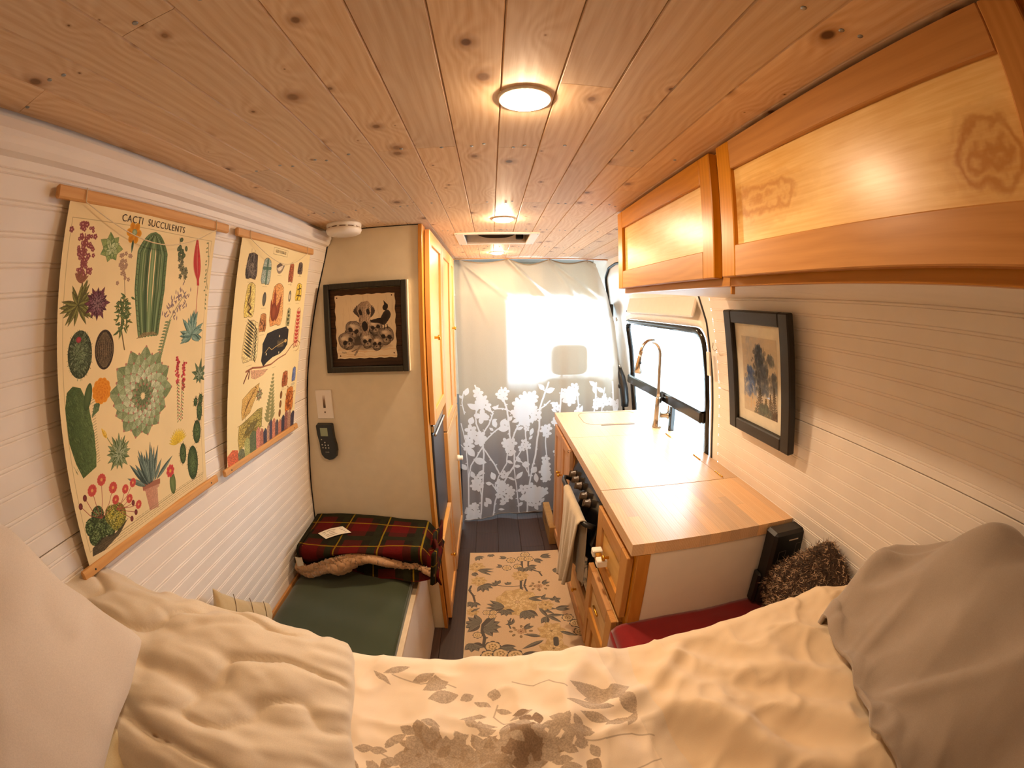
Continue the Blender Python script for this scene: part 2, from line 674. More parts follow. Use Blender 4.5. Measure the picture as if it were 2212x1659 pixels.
    def rosette(s, x, y, r, n, layers, c, c2, edge=None, wd=.4, tilt=0., a0=0., sq=1.):
        for k in range(layers):
            rr = r * (1 - k / layers * .8)
            for i in range(n):
                a = 2 * PI * (i + .5 * (k % 2)) / n + a0
                f = 1 - tilt * math.sin(a) * .5
                mixf = k / max(1, layers - 1) * .35
                cc_ = hexc(c) * (1 - mixf) + mixf * np.array([1, 1, .9])
                s.leaf(x, y, math.atan2(math.sin(a) * sq, math.cos(a)), rr * f * rnd.uniform(.85, 1.1), rr * wd, cc_, c2 if i % 2 else None, edge=edge)

    def flower(s, x, y, r, n, c, c2, core=None, a0=0., edge=None):
        for i in range(n):
            a = 2 * PI * i / n + a0
            px, py = x + math.cos(a) * r * .55, y + math.sin(a) * r * .55
            if edge: s.ell(px, py, r * .5, r * .42, edge, rot=a)
            s.ell(px, py, r * .45, r * .36, c2, c, rot=a)
        if core:
            s.ell(x, y, r * .26, r * .26, core)

    def image(s, name, alpha=False):
        im = bpy.data.images.new(name, s.w, s.h, alpha=alpha)
        a = s.a[::-1].copy()
        if not alpha: a[..., 3] = 1
        im.pixels.foreach_set(np.clip(a, 0, 1).astype(np.float32).ravel())
        im.pack()
        return im


def picture_mat(name, cv, rough=.7, fab=0.):
    t = Mt(name)
    tx = t.n('ShaderNodeTexImage')
    tx.image = cv.image(name)
    tx.extension = 'EXTEND'
    t.l(t.n('ShaderNodeTexCoord').outputs['UV'], tx.inputs[0])
    t.col(tx.outputs[0])
    t.set(rough, 0, .3, .2 if fab else 0)
    if fab:
        t.bump(t.noise(t.obj(), 500, 2), fab, .0008)
    return t.m


# ------------------------------------------------------------------ van wall profiles
PZ = [-.1, 0, .5, .85, .984, 1.13, 1.268, 1.383, 1.515, 1.663, 1.773, 1.885, 2.1]
PX = [-.888, -.885, -.85, -.82, -.803, -.79, -.775, -.755, -.729, -.695, -.665, -.645, -.6]


def xl(z): return np.interp(z, PZ, PX)
def xr(z): return .16 - xl(z)


CEIL = 1.885
YB = -1.35       # rear end of the van (behind the camera)
YF = 2.78        # curtain plane

# ------------------------------------------------------------------ floor
fl = struct('floor', label='dark brown vinyl plank floor')
MB().box(-.95, 1.1, YB, 4.3, -.06, -.006).build('subfloor', DARK, fl)
pl = [-.90 + i * .152 for i in range(14)]
for i, x in enumerate(pl[:-1]):
    ys = [YB, -.3 + .37 * (i % 3), .9 + .31 * (i % 4), 2.15 + .2 * (i % 3), 4.2]
    for a, b in zip(ys[:-1], ys[1:]):
        MB().box(x + .0006, x + .1514, a + .0006, b - .0006, -.006, 0, .0012).build('floor_plank', DKFLOOR, fl)

# ------------------------------------------------------------------ ceiling planks
ce = struct('ceiling', label='knotty pine tongue and groove ceiling')
for q in ((-.70, .95, YB, 1.826), (-.70, .95, 2.112, YF), (-.70, -.131, 1.826, 2.112), (.191, .95, 1.826, 2.112)):
    MB().box(*q, CEIL + .013, CEIL + .03).build('ceiling_backing', DARK, ce)
PIT = .0835
X0 = -.151 - 6 * PIT
VX0, VX1, VY0, VY1 = -.151, .183, 1.835, 2.108       # hole for the roof fan
joints = {0: [.27, 1.75], 1: [.81], 2: [-.4, 1.28], 3: [.27, 2.2], 4: [-.2, 1.28], 5: [.81, 1.75], 6: [.81], 7: [-.4, 1.3], 8: [.82, 1.75],
          9: [.55, 1.28], 10: [.27, 1.3], 11: [.9, 2.2], 12: [-.3, 1.1], 13: [.6, 1.9], 14: [.2, 1.5], 15: [.9], 16: [.2, 1.7], 17: [.8]}


def plank(x0, x1, y0, y1):
    b = .0016
    h = .012
    pr = [(x0 + .0003, CEIL + h), (x0 + .0003, CEIL + b * 1.6), (x0 + b + .0003, CEIL), (x1 - b - .0003, CEIL), (x1 - .0003, CEIL + b * 1.6), (x1 - .0003, CEIL + h)]
    vs = [(x, y0 + .0004, z) for x, z in pr] + [(x, y1 - .0004, z) for x, z in pr]
    n = len(pr)
    fs = [(i, (i + 1) % n, n + (i + 1) % n, n + i) for i in range(n)] + [tuple(range(n)), tuple(range(2 * n - 1, n - 1, -1))]
    MB().add(vs, fs).build('ceiling_plank', PINE, ce)


for r in range(18):
    x0 = X0 + r * PIT
    ys = [YB] + [j for j in joints[r] if j < YF] + [YF]
    hole = x0 > VX0 - .01 and x0 < VX1 - .01
    for a, b in zip(ys[:-1], ys[1:]):
        segs = [(a, b)]
        if hole:
            segs = []
            if a < VY0: segs.append((a, min(b, VY0)))
            if b > VY1: segs.append((max(a, VY1), b))
        for p, q in segs:
            if q - p > .02:
                plank(x0, x0 + PIT, p, q)
# screws through the planks, at each roof rib
scm = MB().lathe((0, 0, 0), (0, 0, -1), [(.0038, 0), (.0038, .0006), (.0022, .0014)], 8)
sc0 = scm.build('screw', SCREWM, ce)
sc0.location = (-10, 0, CEIL)
first = True
for yj in (.27, .81, 1.28, 1.75, 2.25, -.3):
    for r in range(16):
        x0 = X0 + r * PIT
        for k in (0, 1):
            if rnd.random() < .3: continue
            p = (x0 + PIT * (.35 + .3 * k) + rnd.uniform(-.004, .004), yj + rnd.uniform(-.012, .012), CEIL - .0001)
            if VX0 - .02 < p[0] < VX1 + .02 and VY0 - .04 < p[1] < VY1 + .04: continue
            o = sc0 if first else sc0.copy()
            if not first:
                COL.objects.link(o)
            first = False
            o.parent = ce
            o.location = p
# timber trim closing the planks at the front
MB().box(-.66, .86, YF - .004, YF + .02, CEIL - .006, CEIL + .03, .002).build('trim_front', HONEY_X)['kind'] = 'structure'


# ------------------------------------------------------------------ side walls: bead board
def beadboard(xf, sgn, y0, y1, za, zb, parent, pitch=.0425, phase=0.):
    """one sheet of bead board with real grooves running along the van"""
    zs = []
    z = za
    prof = [(0., 0.), (.0016, .0018), (.0032, 0.), (.0052, -.0004), (.0072, 0.), (.0088, .0018), (.0104, 0.)]
    k = 0
    zz = [za]
    dd = [.002]
    zz.append(za + .002); dd.append(0)
    g = za + phase
    while g + .0104 < zb - .003:
        if g > za + .004:
            for a, d in prof:
                zz.append(g + a)
                dd.append(d)
        g += pitch
    zz += [zb - .002, zb]
    dd += [0, .002]
    vs, fs = [], []
    for z, d in zip(zz, dd):
        x = float(xf(z)) + sgn * d
        vs += [(x, y0, z), (x, y1, z)]
    for i in range(len(zz) - 1):
        fs.append((2 * i, 2 * i + 1, 2 * i + 3, 2 * i + 2))
    n = len(vs)
    # thickness
    vs += [(v[0] + sgn * .012, v[1], v[2]) for v in vs]
    fs += [(f[3] + n, f[2] + n, f[1] + n, f[0] + n) for f in fs]
    fs += [(0, 1, n + 1, n), (n - 2, n - 1, 2 * n - 1, 2 * n - 2)]
    MB().add(vs, fs).build('beadboard_panel', WHITE, parent)


wl = struct('wall_left', label='white bead board van side wall')
beadboard(xl, -1, YB, YF + .1, 1.213, 1.83, wl, phase=.032)
beadboard(xl, -1, YB, YF + .1, .05, 1.211, wl, phase=.0265)
MB().grid(lambda u, v: (xl(-.05 + v * 2) - .016, YB + u * (2.885 - YB), -.05 + v * 2), 2, 40).build('wall_skin', WHITE, wl, recalc=False)
# crown moulding left
cr = MB()
prz = [(1.872, -.012), (1.868, .012), (1.852, .017), (1.845, .014), (1.835, .014), (1.826, .010), (1.822, .002), (1.819, -.004)]
vs = []
for z, d in prz:
    x = float(xl(z)) + d
    vs += [(x, YB, z), (x, 1.575, z)]
cr.add(vs, [(2 * i, 2 * i + 1, 2 * i + 3, 2 * i + 2) for i in range(len(prz) - 1)])
cr.build('trim_1', WHITE, recalc=False)['kind'] = 'structure'

wr = struct('wall_right', label='white bead board van side wall')
beadboard(xr, 1, YB, 1.50, 1.234, 1.84, wr, phase=.0185)
beadboard(xr, 1, YB, 1.50, .05, 1.232, wr, phase=.0355)
MB().grid(lambda u, v: (xr(-.05 + v * 2) + .016, YB + u * (1.50 - YB), -.05 + v * 2), 2, 40).build('wall_skin', WHITE, wr, recalc=False)
MB().box(-1, 1.1, YB - .03, YB, -.05, 1.95).build('wall_rear', WHITE)['kind'] = 'structure'


# rounded outlines in the (y, z) plane
def rrect(y0, y1, z0, z1, r, n=8, top_out=0.):
    pts = []
    for cy, cz, a0 in ((y1 - r, z1 - r, 0), (y0 + r, z1 - r, PI / 2), (y0 + r, z0 + r, PI), (y1 - r, z0 + r, 1.5 * PI)):
        for i in range(n + 1):
            a = a0 + PI / 2 * i / n
            pts.append((cy + r * math.cos(a), cz + r * math.sin(a)))
    out = []
    N = len(pts)
    for i in range(N):
        a, b = pts[i], pts[(i + 1) % N]
        L = math.hypot(b[0] - a[0], b[1] - a[1])
        k = max(1, int(L / .05))
        for j in range(k):
            out.append((a[0] + (b[0] - a[0]) * j / k, a[1] + (b[1] - a[1]) * j / k))
    return out


def match(pts, n):
    P = np.array(pts + [pts[0]])
    d = np.r_[0, np.cumsum(np.hypot(*np.diff(P, axis=0).T))]
    t = np.linspace(0, d[-1], n, endpoint=False)
    return list(zip(np.interp(t, d, P[:, 0]), np.interp(t, d, P[:, 1])))


def ringsheet(outer, inner, offs, name, mat, parent, n=160, rings=8, th=.02):
    """panel between two closed outlines on the curved right wall, offs(k) pushes outward"""
    cy = np.mean([p[0] for p in inner])
    cz = np.mean([p[1] for p in inner])
    A = []
    for a in np.linspace(0, 2 * PI, n, endpoint=False):
        dy, dz = math.cos(a), math.sin(a)

        def hit(pts):
            best = 0
            for k in range(len(pts)):
                (ya, za), (yb, zb) = pts[k - 1], pts[k]
                ey, ez = yb - ya, zb - za
                den = dy * ez - dz * ey
                if abs(den) < 1e-12: continue
                t = ((ya - cy) * ez - (za - cz) * ey) / den
                s_ = ((ya - cy) * dz - (za - cz) * dy) / den
                if t > 0 and -1e-9 <= s_ <= 1 + 1e-9: best = max(best, t)
            return best
        A.append((dy, dz, hit(inner), hit(outer)))
    vs, fs = [], []
    for k in range(rings + 1):
        f = k / rings
        for dy, dz, a, b in A:
            t = a + (b - a) * f
            y, z = cy + dy * t, cz + dz * t
            vs.append((float(xr(z)) + offs(f), y, z))
    for k in range(rings):
        for i in range(n):
            j = (i + 1) % n
            fs.append((k * n + i, k * n + j, (k + 1) * n + j, (k + 1) * n + i))
    return MB().add(vs, fs, 0, True).build(name, mat, parent, recalc=False)


DOOR_OUT = [(1.555, .06), (1.555, 1.50), (1.60, 1.66), (1.70, 1.78), (1.82, 1.835), (2.45, 1.835), (2.62, 1.845), (2.80, 1.83), (2.94, 1.76), (3.00, 1.62), (3.04, 1.40), (3.04, 1.2), (2.96, .95), (2.90, .7), (2.90, .06)]
WIN_OUT = rrect(1.60, 2.70, .72, 1.475, .07)
WIN_IN = rrect(1.632, 2.665, .75, 1.445, .055)
ringsheet([(1.50, 0), (3.16, 0), (3.16, 1.95), (1.50, 1.95)], DOOR_OUT, lambda f: .0, 'door_surround', VANMETAL, wr, rings=10)
dr = struct('door_1', label='white sliding van door')
ringsheet(DOOR_OUT, WIN_OUT, lambda f: .012 + .03 * (1 - abs(2 * f - 1)) ** 2 if f > .02 else .02, 'door_panel', VANMETAL, dr, rings=14)
MB().tube([(float(xr(z)) + .004, y, z) for y, z in match(DOOR_OUT, 140)], .0085, 8, closed=True).build('door_seal', RUBBER, dr)
MB().fbox(((.872, 1.66, 1.50), (0, 1, 0), (.25, 0, 1), (1, 0, -.2)), 0, .92, .02, .115, -.006, .01, .006).build('access_panel', VANMETAL, dr)
MB().lathe((.865, 2.545, 1.53), (-1, 0, 0), [(.004, 0), (.004, .004)], 10).build('panel_screw', BLACK, dr)
# window
wn_ = struct('window_1', label='black framed sliding window of the van door')
fr = MB()
oa, ia = match(WIN_OUT, 160), match(WIN_IN, 160)
vs, fs = [], []
for (y, z) in oa: vs.append((float(xr(z)) + .010, y, z))
for (y, z), (y2, z2) in zip(oa, ia): vs.append((float(xr(z)) - .004, y * .8 + y2 * .2, z * .8 + z2 * .2))
for (y, z) in ia: vs.append((float(xr(z)) - .002, y, z))
for (y, z) in ia: vs.append((float(xr(z)) + .025, y, z))
for k in range(3):
    for i in range(160):
        j = (i + 1) % 160
        fs.append((k * 160 + i, k * 160 + j, (k + 1) * 160 + j, (k + 1) * 160 + i))
fr.add(vs, fs, 0, True)
fr.build('window_frame', GLOSSBLK, wn_)
MB().box(.925, .962, 1.62, 2.68, 1.040, 1.098, .008).build('window_bar', GLOSSBLK, wn_)
MB().box(.945, .972, 1.975, 2.005, .76, 1.045, .004).build('window_mullion', GLOSSBLK, wn_)
gl = Mt('window_glass')
gl.nt.nodes.remove(gl.b)
tr = gl.n('ShaderNodeBsdfTransparent')
tr.inputs[0].default_value = (.93, .96, .95, 1)
gs = gl.n('ShaderNodeBsdfGlossy')
gs.inputs['Roughness'].default_value = .02
mx = gl.n('ShaderNodeMixShader')
fz = gl.n('ShaderNodeLayerWeight')
fz.inputs[0].default_value = .5
gl.l(gl.math('MULTIPLY_ADD', gl.math('POWER', fz.outputs['Facing'], 5.0), .8, .04), mx.inputs[0])
gl.l(tr.outputs[0], mx.inputs[1])
gl.l(gs.outputs[0], mx.inputs[2])
gl.l(mx.outputs[0], gl.out.inputs[0])
GLASS = gl.m
MB().grid(lambda u, v: (xr(1.06 + v * .40) + .012, 1.62 + u * 1.055, 1.06 + v * .40), 1, 8).build('window_pane', GLASS, wn_, recalc=False)
MB().grid(lambda u, v: (xr(.74 + v * .34) + .012, 1.99 + u * .69, .74 + v * .34), 1, 6).build('window_pane', GLASS, wn_, recalc=False)
MB().grid(lambda u, v: (xr(.74 + v * .34) + .016, 1.62 + u * .38, .74 + v * .34), 1, 6).build('window_pane', GLASS, wn_, recalc=False)

# ------------------------------------------------------------------ cab beyond the curtain
CABM = plain('grey_cab_lining', '8c8882', .8, noise=.04)
cb = struct('wall_front', label='van cab shell with windscreen opening')
sh = MB()
sh.box(-1.0, .145, 3.55, 3.58, .80, 1.66)        # insulated screen over the driver's half
sh.build('wall_panel', CREAM, cb)
MB().box(-1.05, 1.05, 2.80, 4.3, 1.96, 1.99).build('cab_roof', CABM, cb)
MB().box(-1.05, 1.05, 3.75, 4.3, 1.66, 1.96, .02).build('header_shelf', CREAM, cb)
MB().box(-1.05, 1.05, 3.70, 4.3, 0, .80, .03).build('dashboard', plain('grey_dashboard', '77767a', .7), cb)
MB().box(-1.035, -1.005, 2.885, 4.3, 0, 1.98).build('cab_side', CABM, cb)
for sx in (1.02,):
    ya = 3.16
    MB().box(sx - .015, sx + .015, ya, 4.3, 0, .95).build('cab_side', VANMETAL, cb)
    MB().box(sx - .015, sx + .015, ya, 4.3, 1.62, 1.98).build('cab_side', VANMETAL, cb)
    MB().box(sx - .015, sx + .015, ya, ya + .10, .95, 1.62).build('cab_pillar', VANMETAL, cb)
    MB().box(sx - .002, sx + .002, ya + .10, 4.3, .95, 1.62).build('side_glass', GLASS, cb)
wn2 = struct('window_2', label='windscreen of the van')
MB().add([(-1, 4.32, .80), (1.0, 4.32, .80), (1.0, 4.0, 1.68), (-1, 4.0, 1.68)], [(0, 1, 2, 3)]).build('window_pane', GLASS, wn2, recalc=False)


def rounded_block(mb, fr_, a, b, c, r=.5, n=14):
    """superellipsoid cushion block"""
    o, U, V, N = (np.array(q, float) for q in fr_)

    def sp(x, p): return np.sign(x) * np.abs(x) ** p
    U_, V_ = np.meshgrid(np.linspace(-PI, PI, 2 * n + 1), np.linspace(-PI / 2, PI / 2, n + 1), indexing='ij')
    x = a * sp(np.cos(V_), r) * sp(np.cos(U_), r)
    y = b * sp(np.cos(V_), r) * sp(np.sin(U_), r)
    z = c * sp(np.sin(V_), r)
    P = o + x[..., None] * U + y[..., None] * V + z[..., None] * N
    vs = P.reshape(-1, 3)
    fs = []
    for i in range(2 * n):
        for j in range(n):
            k = i * (n + 1) + j
            fs.append((k, k + n + 1, k + n + 2, k + 1))
    mb.add(vs, fs, 0, True)


SEATF = fabric('tan_seat_cloth', '8d6f58', '7b6150')
st = thing('van_seat', 'tan cloth van seat with headrest silhouetted behind the sheer curtain', 'seat', (.62, 3.4, 0))
I3 = lambda c: (c, (1, 0, 0), (0, 1, 0), (0, 0, 1))
m = MB(); rounded_block(m, I3((.62, 3.28, 1.125)), .155, .05, .125, .4); m.build('headrest', SEATF, st)
m = MB(); rounded_block(m, I3((.66, 3.32, .62)), .30, .09, .36, .35); m.build('backrest', SEATF, st)
m = MB(); rounded_block(m, I3((.66, 3.52, .30)), .29, .28, .10, .4); m.build('seat_cushion', SEATF, st)
for px_ in (.57, .67):
    MB().tube([(px_, 3.3, .92), (px_, 3.29, 1.05)], .007).build('headrest_post', STEEL, st)
MB().box(.45, .87, 3.3, 3.75, 0, .22, .02).build('seat_base', BLACK, st)

# outside
g = MB().box(-30, 40, -30, 40, -.62, -.6).build('ground', plain('snowy_ground', 'dcdcda', .9, noise=.1, nscale=1.5))
g['kind'] = 'structure'
sb = MB()
sb.grid(lambda u, v: (3.5 + 5 * v + .4 * np.sin(u * 9), -2 + 14 * u, -.6 + (.9 * np.sin(v * PI) * (.6 + .5 * fbm(u * 9, v * 3, 4)))), 60, 16)
o = sb.build('snow_bank', plain('old_snow', 'd2d6da', .9, noise=.25, nscale=3), recalc=False)
tag(o, 'pale snow bank on the ground seen through the van door window', 'snow bank')

# ------------------------------------------------------------------ recessed ceiling lamps
LENS = [emit('warm_lamp_lens', (1.0, .72, .46), LAMP * f) for f in (.56, 1.4, 1.4)]
lampspots = [(.054, .603), (.048, 1.53), (.040, 2.487)]
llab = ['lit round downlight largest in view, nearest the bed in the plank ceiling', 'lit round downlight in the ceiling just behind the roof fan',
        'lit round downlight in the ceiling between the roof fan and the curtain', 'lit round downlight in the ceiling above the pillows, out of frame behind the camera']
for i, (x, y) in enumerate(lampspots):
    t = thing('ceiling_light', llab[i], 'light', (x, y, CEIL), 'recessed lights down the middle of the ceiling')
    MB().lathe((x, y, CEIL), (0, 0, -1), [(.042, -.002), (.043, .001), (.041, .004), (.038, .005), (.037, .002)], 32, caps=False).build('trim_ring', WPLAST, t)
    MB().lathe((x, y, CEIL), (0, 0, -1), [(.0375, .003), (.036, .006), (.028, .010), (.015, .013), (.001, .0135)], 28).build('lens', LENS[i], t)

# ------------------------------------------------------------------ roof fan
rf = thing('roof_fan', 'white square roof vent fan with curved lid and dark opening in the ceiling', 'fan', (.03, 1.97, CEIL))
fo = MB()
ox0, ox1, oy0, oy1 = -.160, .220, 1.812, 2.135
ix0, ix1, iy0, iy1 = -.118, .178, 1.840, 2.100
for b in ((ox0, ix0, oy0, oy1), (ix1, ox1, oy0, oy1), (ix0, ix1, oy0, iy0), (ix0, ix1, iy1, oy1)):
    fo.box(*b, CEIL - .006, CEIL + .004, .002)
fo.build('frame', WPLAST, rf)
wl4 = MB()
for b in ((ix0 - .012, ix0, iy0, iy1), (ix1, ix1 + .012, iy0, iy1), (ix0, ix1, iy0 - .012, iy0), (ix0, ix1, iy1, iy1 + .012)):
    wl4.box(*b, CEIL, CEIL + .12)
wl4.build('shaft', plain('fan_shaft', '5a4f46', .6), rf)
m = MB()
for k in range(28):
    t0_, t1_ = k / 28, (k + 1) / 28
    zt_ = [CEIL + .020 + .075 * max(0, abs(2 * q - 1)) ** 3.2 for q in (t0_, t1_)]
    xa, xb = (ix0 + (ix1 - ix0) * q for q in (t0_, t1_))
    m.add([(xa, iy1 - .012, CEIL), (xb, iy1 - .012, CEIL), (xb, iy1 - .012, zt_[1]), (xa, iy1 - .012, zt_[0]),
           (xa, iy1 - .004, CEIL), (xb, iy1 - .004, CEIL), (xb, iy1 - .004, zt_[1]), (xa, iy1 - .004, zt_[0])],
          [(0, 1, 2, 3), (4, 7, 6, 5), (3, 2, 6, 7), (0, 4, 5, 1)])
m.build('garnish_ring', plain('fan_white', 'e6dccd', .5), rf, recalc=False)
lidm = Mt('smoked_translucent_lid')
lidm.nt.nodes.remove(lidm.b)
a_ = lidm.n('ShaderNodeBsdfTranslucent'); a_.inputs[0].default_value = (.10, .085, .07, 1)
lidm.l(a_.outputs[0], lidm.out.inputs[0])
MB().box(ix0 - .01, ix1 + .01, iy0 - .01, iy1 + .01, CEIL + .118, CEIL + .122).build('lid', lidm.m, rf)
fb = MB()
for k in range(5):
    a = 2 * PI * k / 5
    fb.fbox(((.03, 1.93, CEIL + .09), (math.cos(a), math.sin(a), 0), (-math.sin(a), math.cos(a), .3), (0, 0, 1)), .01, .08, -.02, .02, 0, .002)
fb.build('fan_blade', BLACK, rf)
MB().box(.128, .165, 2.070, 2.098, CEIL + .012, CEIL + .045, .004).build('motor_switch', BLACK, rf)
for k, (x, y) in enumerate(((-.15, 1.822), (.21, 1.822), (-.15, 2.125), (.21, 2.125))):
    MB().lathe((x, y, CEIL - .006), (0, 0, -1), [(.004, 0), (.003, .0015)], 8).build('screw', SCREWM, rf)

# ------------------------------------------------------------------ smoke detector
sd = thing('smoke_detector', 'round white smoke detector in the ceiling corner above the cream cabinet end', 'detector', (-.545, 1.475, CEIL))
sc = (-.545, 1.478, CEIL)
MB().lathe(sc, (0, 0, -1), [(.066, 0), (.067, .004), (.066, .014)], 40).build('base', WPLAST, sd)
MB().lathe(sc, (0, 0, -1), [(.060, .012), (.060, .020)], 40).build('vent_gap', plain('vent_dark', '6b4a3a', .8), sd)
for k in range(12):
    a = 2 * PI * k / 12
    MB().fbox((sc, (math.cos(a), math.sin(a), 0), (-math.sin(a), math.cos(a), 0), (0, 0, -1)), .058, .065, -.004, .004, .013, .021).build('vent_rib', WPLAST, sd)
MB().lathe(sc, (0, 0, -1), [(.067, .019), (.068, .026), (.064, .036), (.052, .042), (.020, .043)], 40).build('cover', WPLAST, sd)
MB().lathe((-.57, 1.45, CEIL - .042), (0, 0, -1), [(.008, 0), (.007, .002)], 14).build('test_button', WPLAST, sd)


# ------------------------------------------------------------------ shaker door helper
def shaker(parent, fr_, w_, h_, st_=.05, th=.02, mats=(HONEY_Y, HONEY_Z, BIRCH_Y), name='door', rail=None, label=None):
    """fr_: (corner, U along the width, V up, N outward). frame parts: two stiles, two rails, panel"""
    rail = rail or st_
    o, U, V, N = (np.array(q, float) for q in fr_)
    mb = MB()
    d = MB().fbox(fr_, .004, w_ - .004, .004, h_ - .004, 0, th * .35, .0)
    door = d.build(name, mats[1], parent, label)
    for a in (0, w_ - st_):
        MB().fbox(fr_, a, a + st_, 0, h_, .0, th, .0018).build('stile', mats[1], door)
    for b in (0, h_ - rail):
        MB().fbox(fr_, st_ + .0004, w_ - st_ - .0004, b, b + rail, .0, th, .0018).build('rail', mats[0], door)
    MB().fbox(fr_, st_, w_ - st_, rail, h_ - rail, th * .3, th * .55).build('panel', mats[2], door)
    return door


def knob(parent, p, ax, r=.011, mat=BRASS, name='knob', L=.024):
    return MB().lathe(p, ax, [(.006, -.001), (.0055, .006), (.005, L * .5), (r, L * .62), (r * 1.05, L * .8), (r * .8, L), (r * .3, L * 1.04)], 16).build(name, mat, parent)


# ------------------------------------------------------------------ overhead cabinets on the right
uc = [('upper_cabinet', 'maple overhead cabinet with one birch panel door, far one towards the van door window', .712, 1.376, (.735, 1.376)),
      ('upper_cabinet', 'maple overhead cabinet with the large birch panel door showing two dark swirls', .060, .709, (.072, .704)),
      ('upper_cabinet', 'maple overhead cabinet nearest the camera, cut by the top right corner of the photo', -.62, .057, (-.60, .050))]
for nm, lab, y0, y1, (d0, d1) in uc:
    t = thing(nm, lab, 'cabinet', (.45, y0, 1.60), 'overhead cabinets above the right wall')
    z0 = 1.600
    MB().box(.461, .475, y0, y1, z0, CEIL - .001, .001).build('face_frame', HONEY_Y, t)
    # sides follow the wall
    for ys in (y0, y1 - .012):
        vs = []
        zz = np.linspace(z0 + .0145, CEIL - .002, 6)
        for yy in (ys, ys + .012):
            vs += [(.4755, yy, z) for z in zz] + [(float(xr(z)) - .002, yy, z) for z in zz]
        k = 6
        fs = []
        for b in (0, 12):
            fs += [(b + i, b + i + 1, b + k + i + 1, b + k + i) for i in range(5)]
        fs += [(0, 6, 18, 12), (5, 11, 23, 17)] + [(i, i + 1, 12 + i + 1, 12 + i) for i in range(5)]
        MB().add(vs, fs).build('side', HONEY_Z, t)
    MB().box(.476, float(xr(z0)) - .002, y0, y1, z0 + .002, z0 + .014, .001).build('bottom_panel', WHITE, t, 'white underside')
    shaker(t, ((.4585, d0, 1.616), (0, 1, 0), (0, 0, 1), (-1, 0, 0)), d1 - d0, 1.879 - 1.616, st_=.046, th=.021, rail=.058, mats=(HONEY_Y, HONEY_Z, SWIRL_FAR if d0 > .5 else SWIRL_NEAR))
MB().box(.463, .472, .708, .713, 1.585, 1.602, .001).build('catch', HONEY_Z, bpy.data.objects['upper_cabinet'])

# ------------------------------------------------------------------ tall cabinet on the left
tc = thing('tall_cabinet', 'tall cabinet with cream end panel and maple doors running to the curtain', 'cabinet', (-.5, 1.58, 0))
zz = np.linspace(0.0, CEIL - .002, 24)
vs = []
for yy in (1.58, 1.596):
    vs += [(float(xl(z)) + .004, yy, z) for z in zz] + [(-.2785, yy, z) for z in zz]
n = len(zz)
fs = []
for b in (0, 2 * n):
    fs += [(b + i, b + i + 1, b + n + i + 1, b + n + i) for i in range(n - 1)]
fs += [(i, i + 1, 2 * n + i + 1, 2 * n + i) for i in range(n - 1)] + [(n + i, n + i + 1, 3 * n + i + 1, 3 * n + i) for i in range(n - 1)] + [(0, n, 3 * n, 2 * n), (n - 1, 2 * n - 1, 4 * n - 1, 3 * n - 1)]
MB().add(vs, fs).build('end_panel', CREAM, tc, 'cream painted end panel')
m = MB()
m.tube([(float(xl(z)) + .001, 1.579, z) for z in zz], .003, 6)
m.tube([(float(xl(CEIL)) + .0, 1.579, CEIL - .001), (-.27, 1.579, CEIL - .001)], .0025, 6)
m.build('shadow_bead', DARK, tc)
MB().box(-.278, -.262, 1.574, 1.640, 0, CEIL - .001, .001).build('face_frame', HONEY_Z, tc)
MB().box(-.278, -.262, 2.005, 2.035, 0, CEIL - .001, .001).build('face_frame', HONEY_Z, tc)
MB().box(-.278, -.262, 2.64, 2.70, 0, CEIL - .001, .001).build('face_frame', HONEY_Z, tc)
MB().box(-.84, -.28, 2.02, 2.70, 0.0, .05, .001).build('plinth', HONEY_Y, tc)
MB().box(-.278, -.268, 1.64, 2.69, 1.86, CEIL - .001).build('top_rail', HONEY_Y, tc)
MB().box(-.62, -.28, 1.60, 2.70, CEIL - .03, CEIL - .003).build('cabinet_top', CREAM, tc)
MB().box(-.78, -.28, 2.685, 2.70, 0, 1.5).build('far_side', HONEY_Z, tc)
LGT = wood('maple_upright_pale', 'dcab6e', 'c18d52', 'Z', ring=.014, rough=.33, tint=.04, fine=.25)
LGTY = wood('maple_across_pale', 'dcab6e', 'c18d52', 'Y', ring=.014, rough=.33, tint=.04, fine=.25)
mt = (LGTY, LGT, BIRCH_Z)
for nm, lab, d0, d1, z0, z1 in (('door', None, 1.612, 2.020, 1.080, 1.868), ('door', None, 2.030, 2.440, .925, 1.868), ('door', None, 2.450, 2.675, .925, 1.868),
                                ('door', None, 1.600, 2.000, .055, .530), ('door', None, 2.030, 2.675, .055, .915)):
    d = shaker(tc, ((-.259, d0, z0), (0, 1, 0), (0, 0, 1), (1, 0, 0)), d1 - d0, z1 - z0, st_=.055, th=.021, mats=mt)
    kz = 1.43 if z1 > 1.5 else (.31 if z1 < .6 else .60)
    if d0 != 2.030 or z1 < 1:
        kn_ = knob(d, (-.2385, (d0 + .105 if d0 < 2 and z1 > 1 else d1 - .18 if d0 < 2.1 else d0 + .045), kz), (1, 0, 0))
wc = MB().lathe((-.237, 2.47, .61), (1, 0, 0), [(.018, 0), (.020, .012), (.014, .022), (.016, .034), (.010, .038)], 16).build('child_lock', WPLAST, tc, 'white round child lock')
# fridge, a thing of its own between the doors
fg = thing('fridge', 'black compact fridge door set in the tall maple cabinet', 'fridge', (-.5, 1.62, .54))
MB().box(-.76, -.272, 1.645, 2.0, .545, 1.075, .004).build('body', BLACK, fg)
MB().box(-.268, -.2535, 1.642, 2.002, .548, 1.030, .004).build('door', plain('dark_fridge_door', '23252b', .3, noise=.08), fg)
MB().box(-.266, -.250, 1.650, 1.995, 1.034, 1.066, .003).build('control_strip', STEEL, fg)
MB().box(-.2535, -.243, 1.66, 1.99, 1.015, 1.027, .003).build('handle', STEEL, fg)

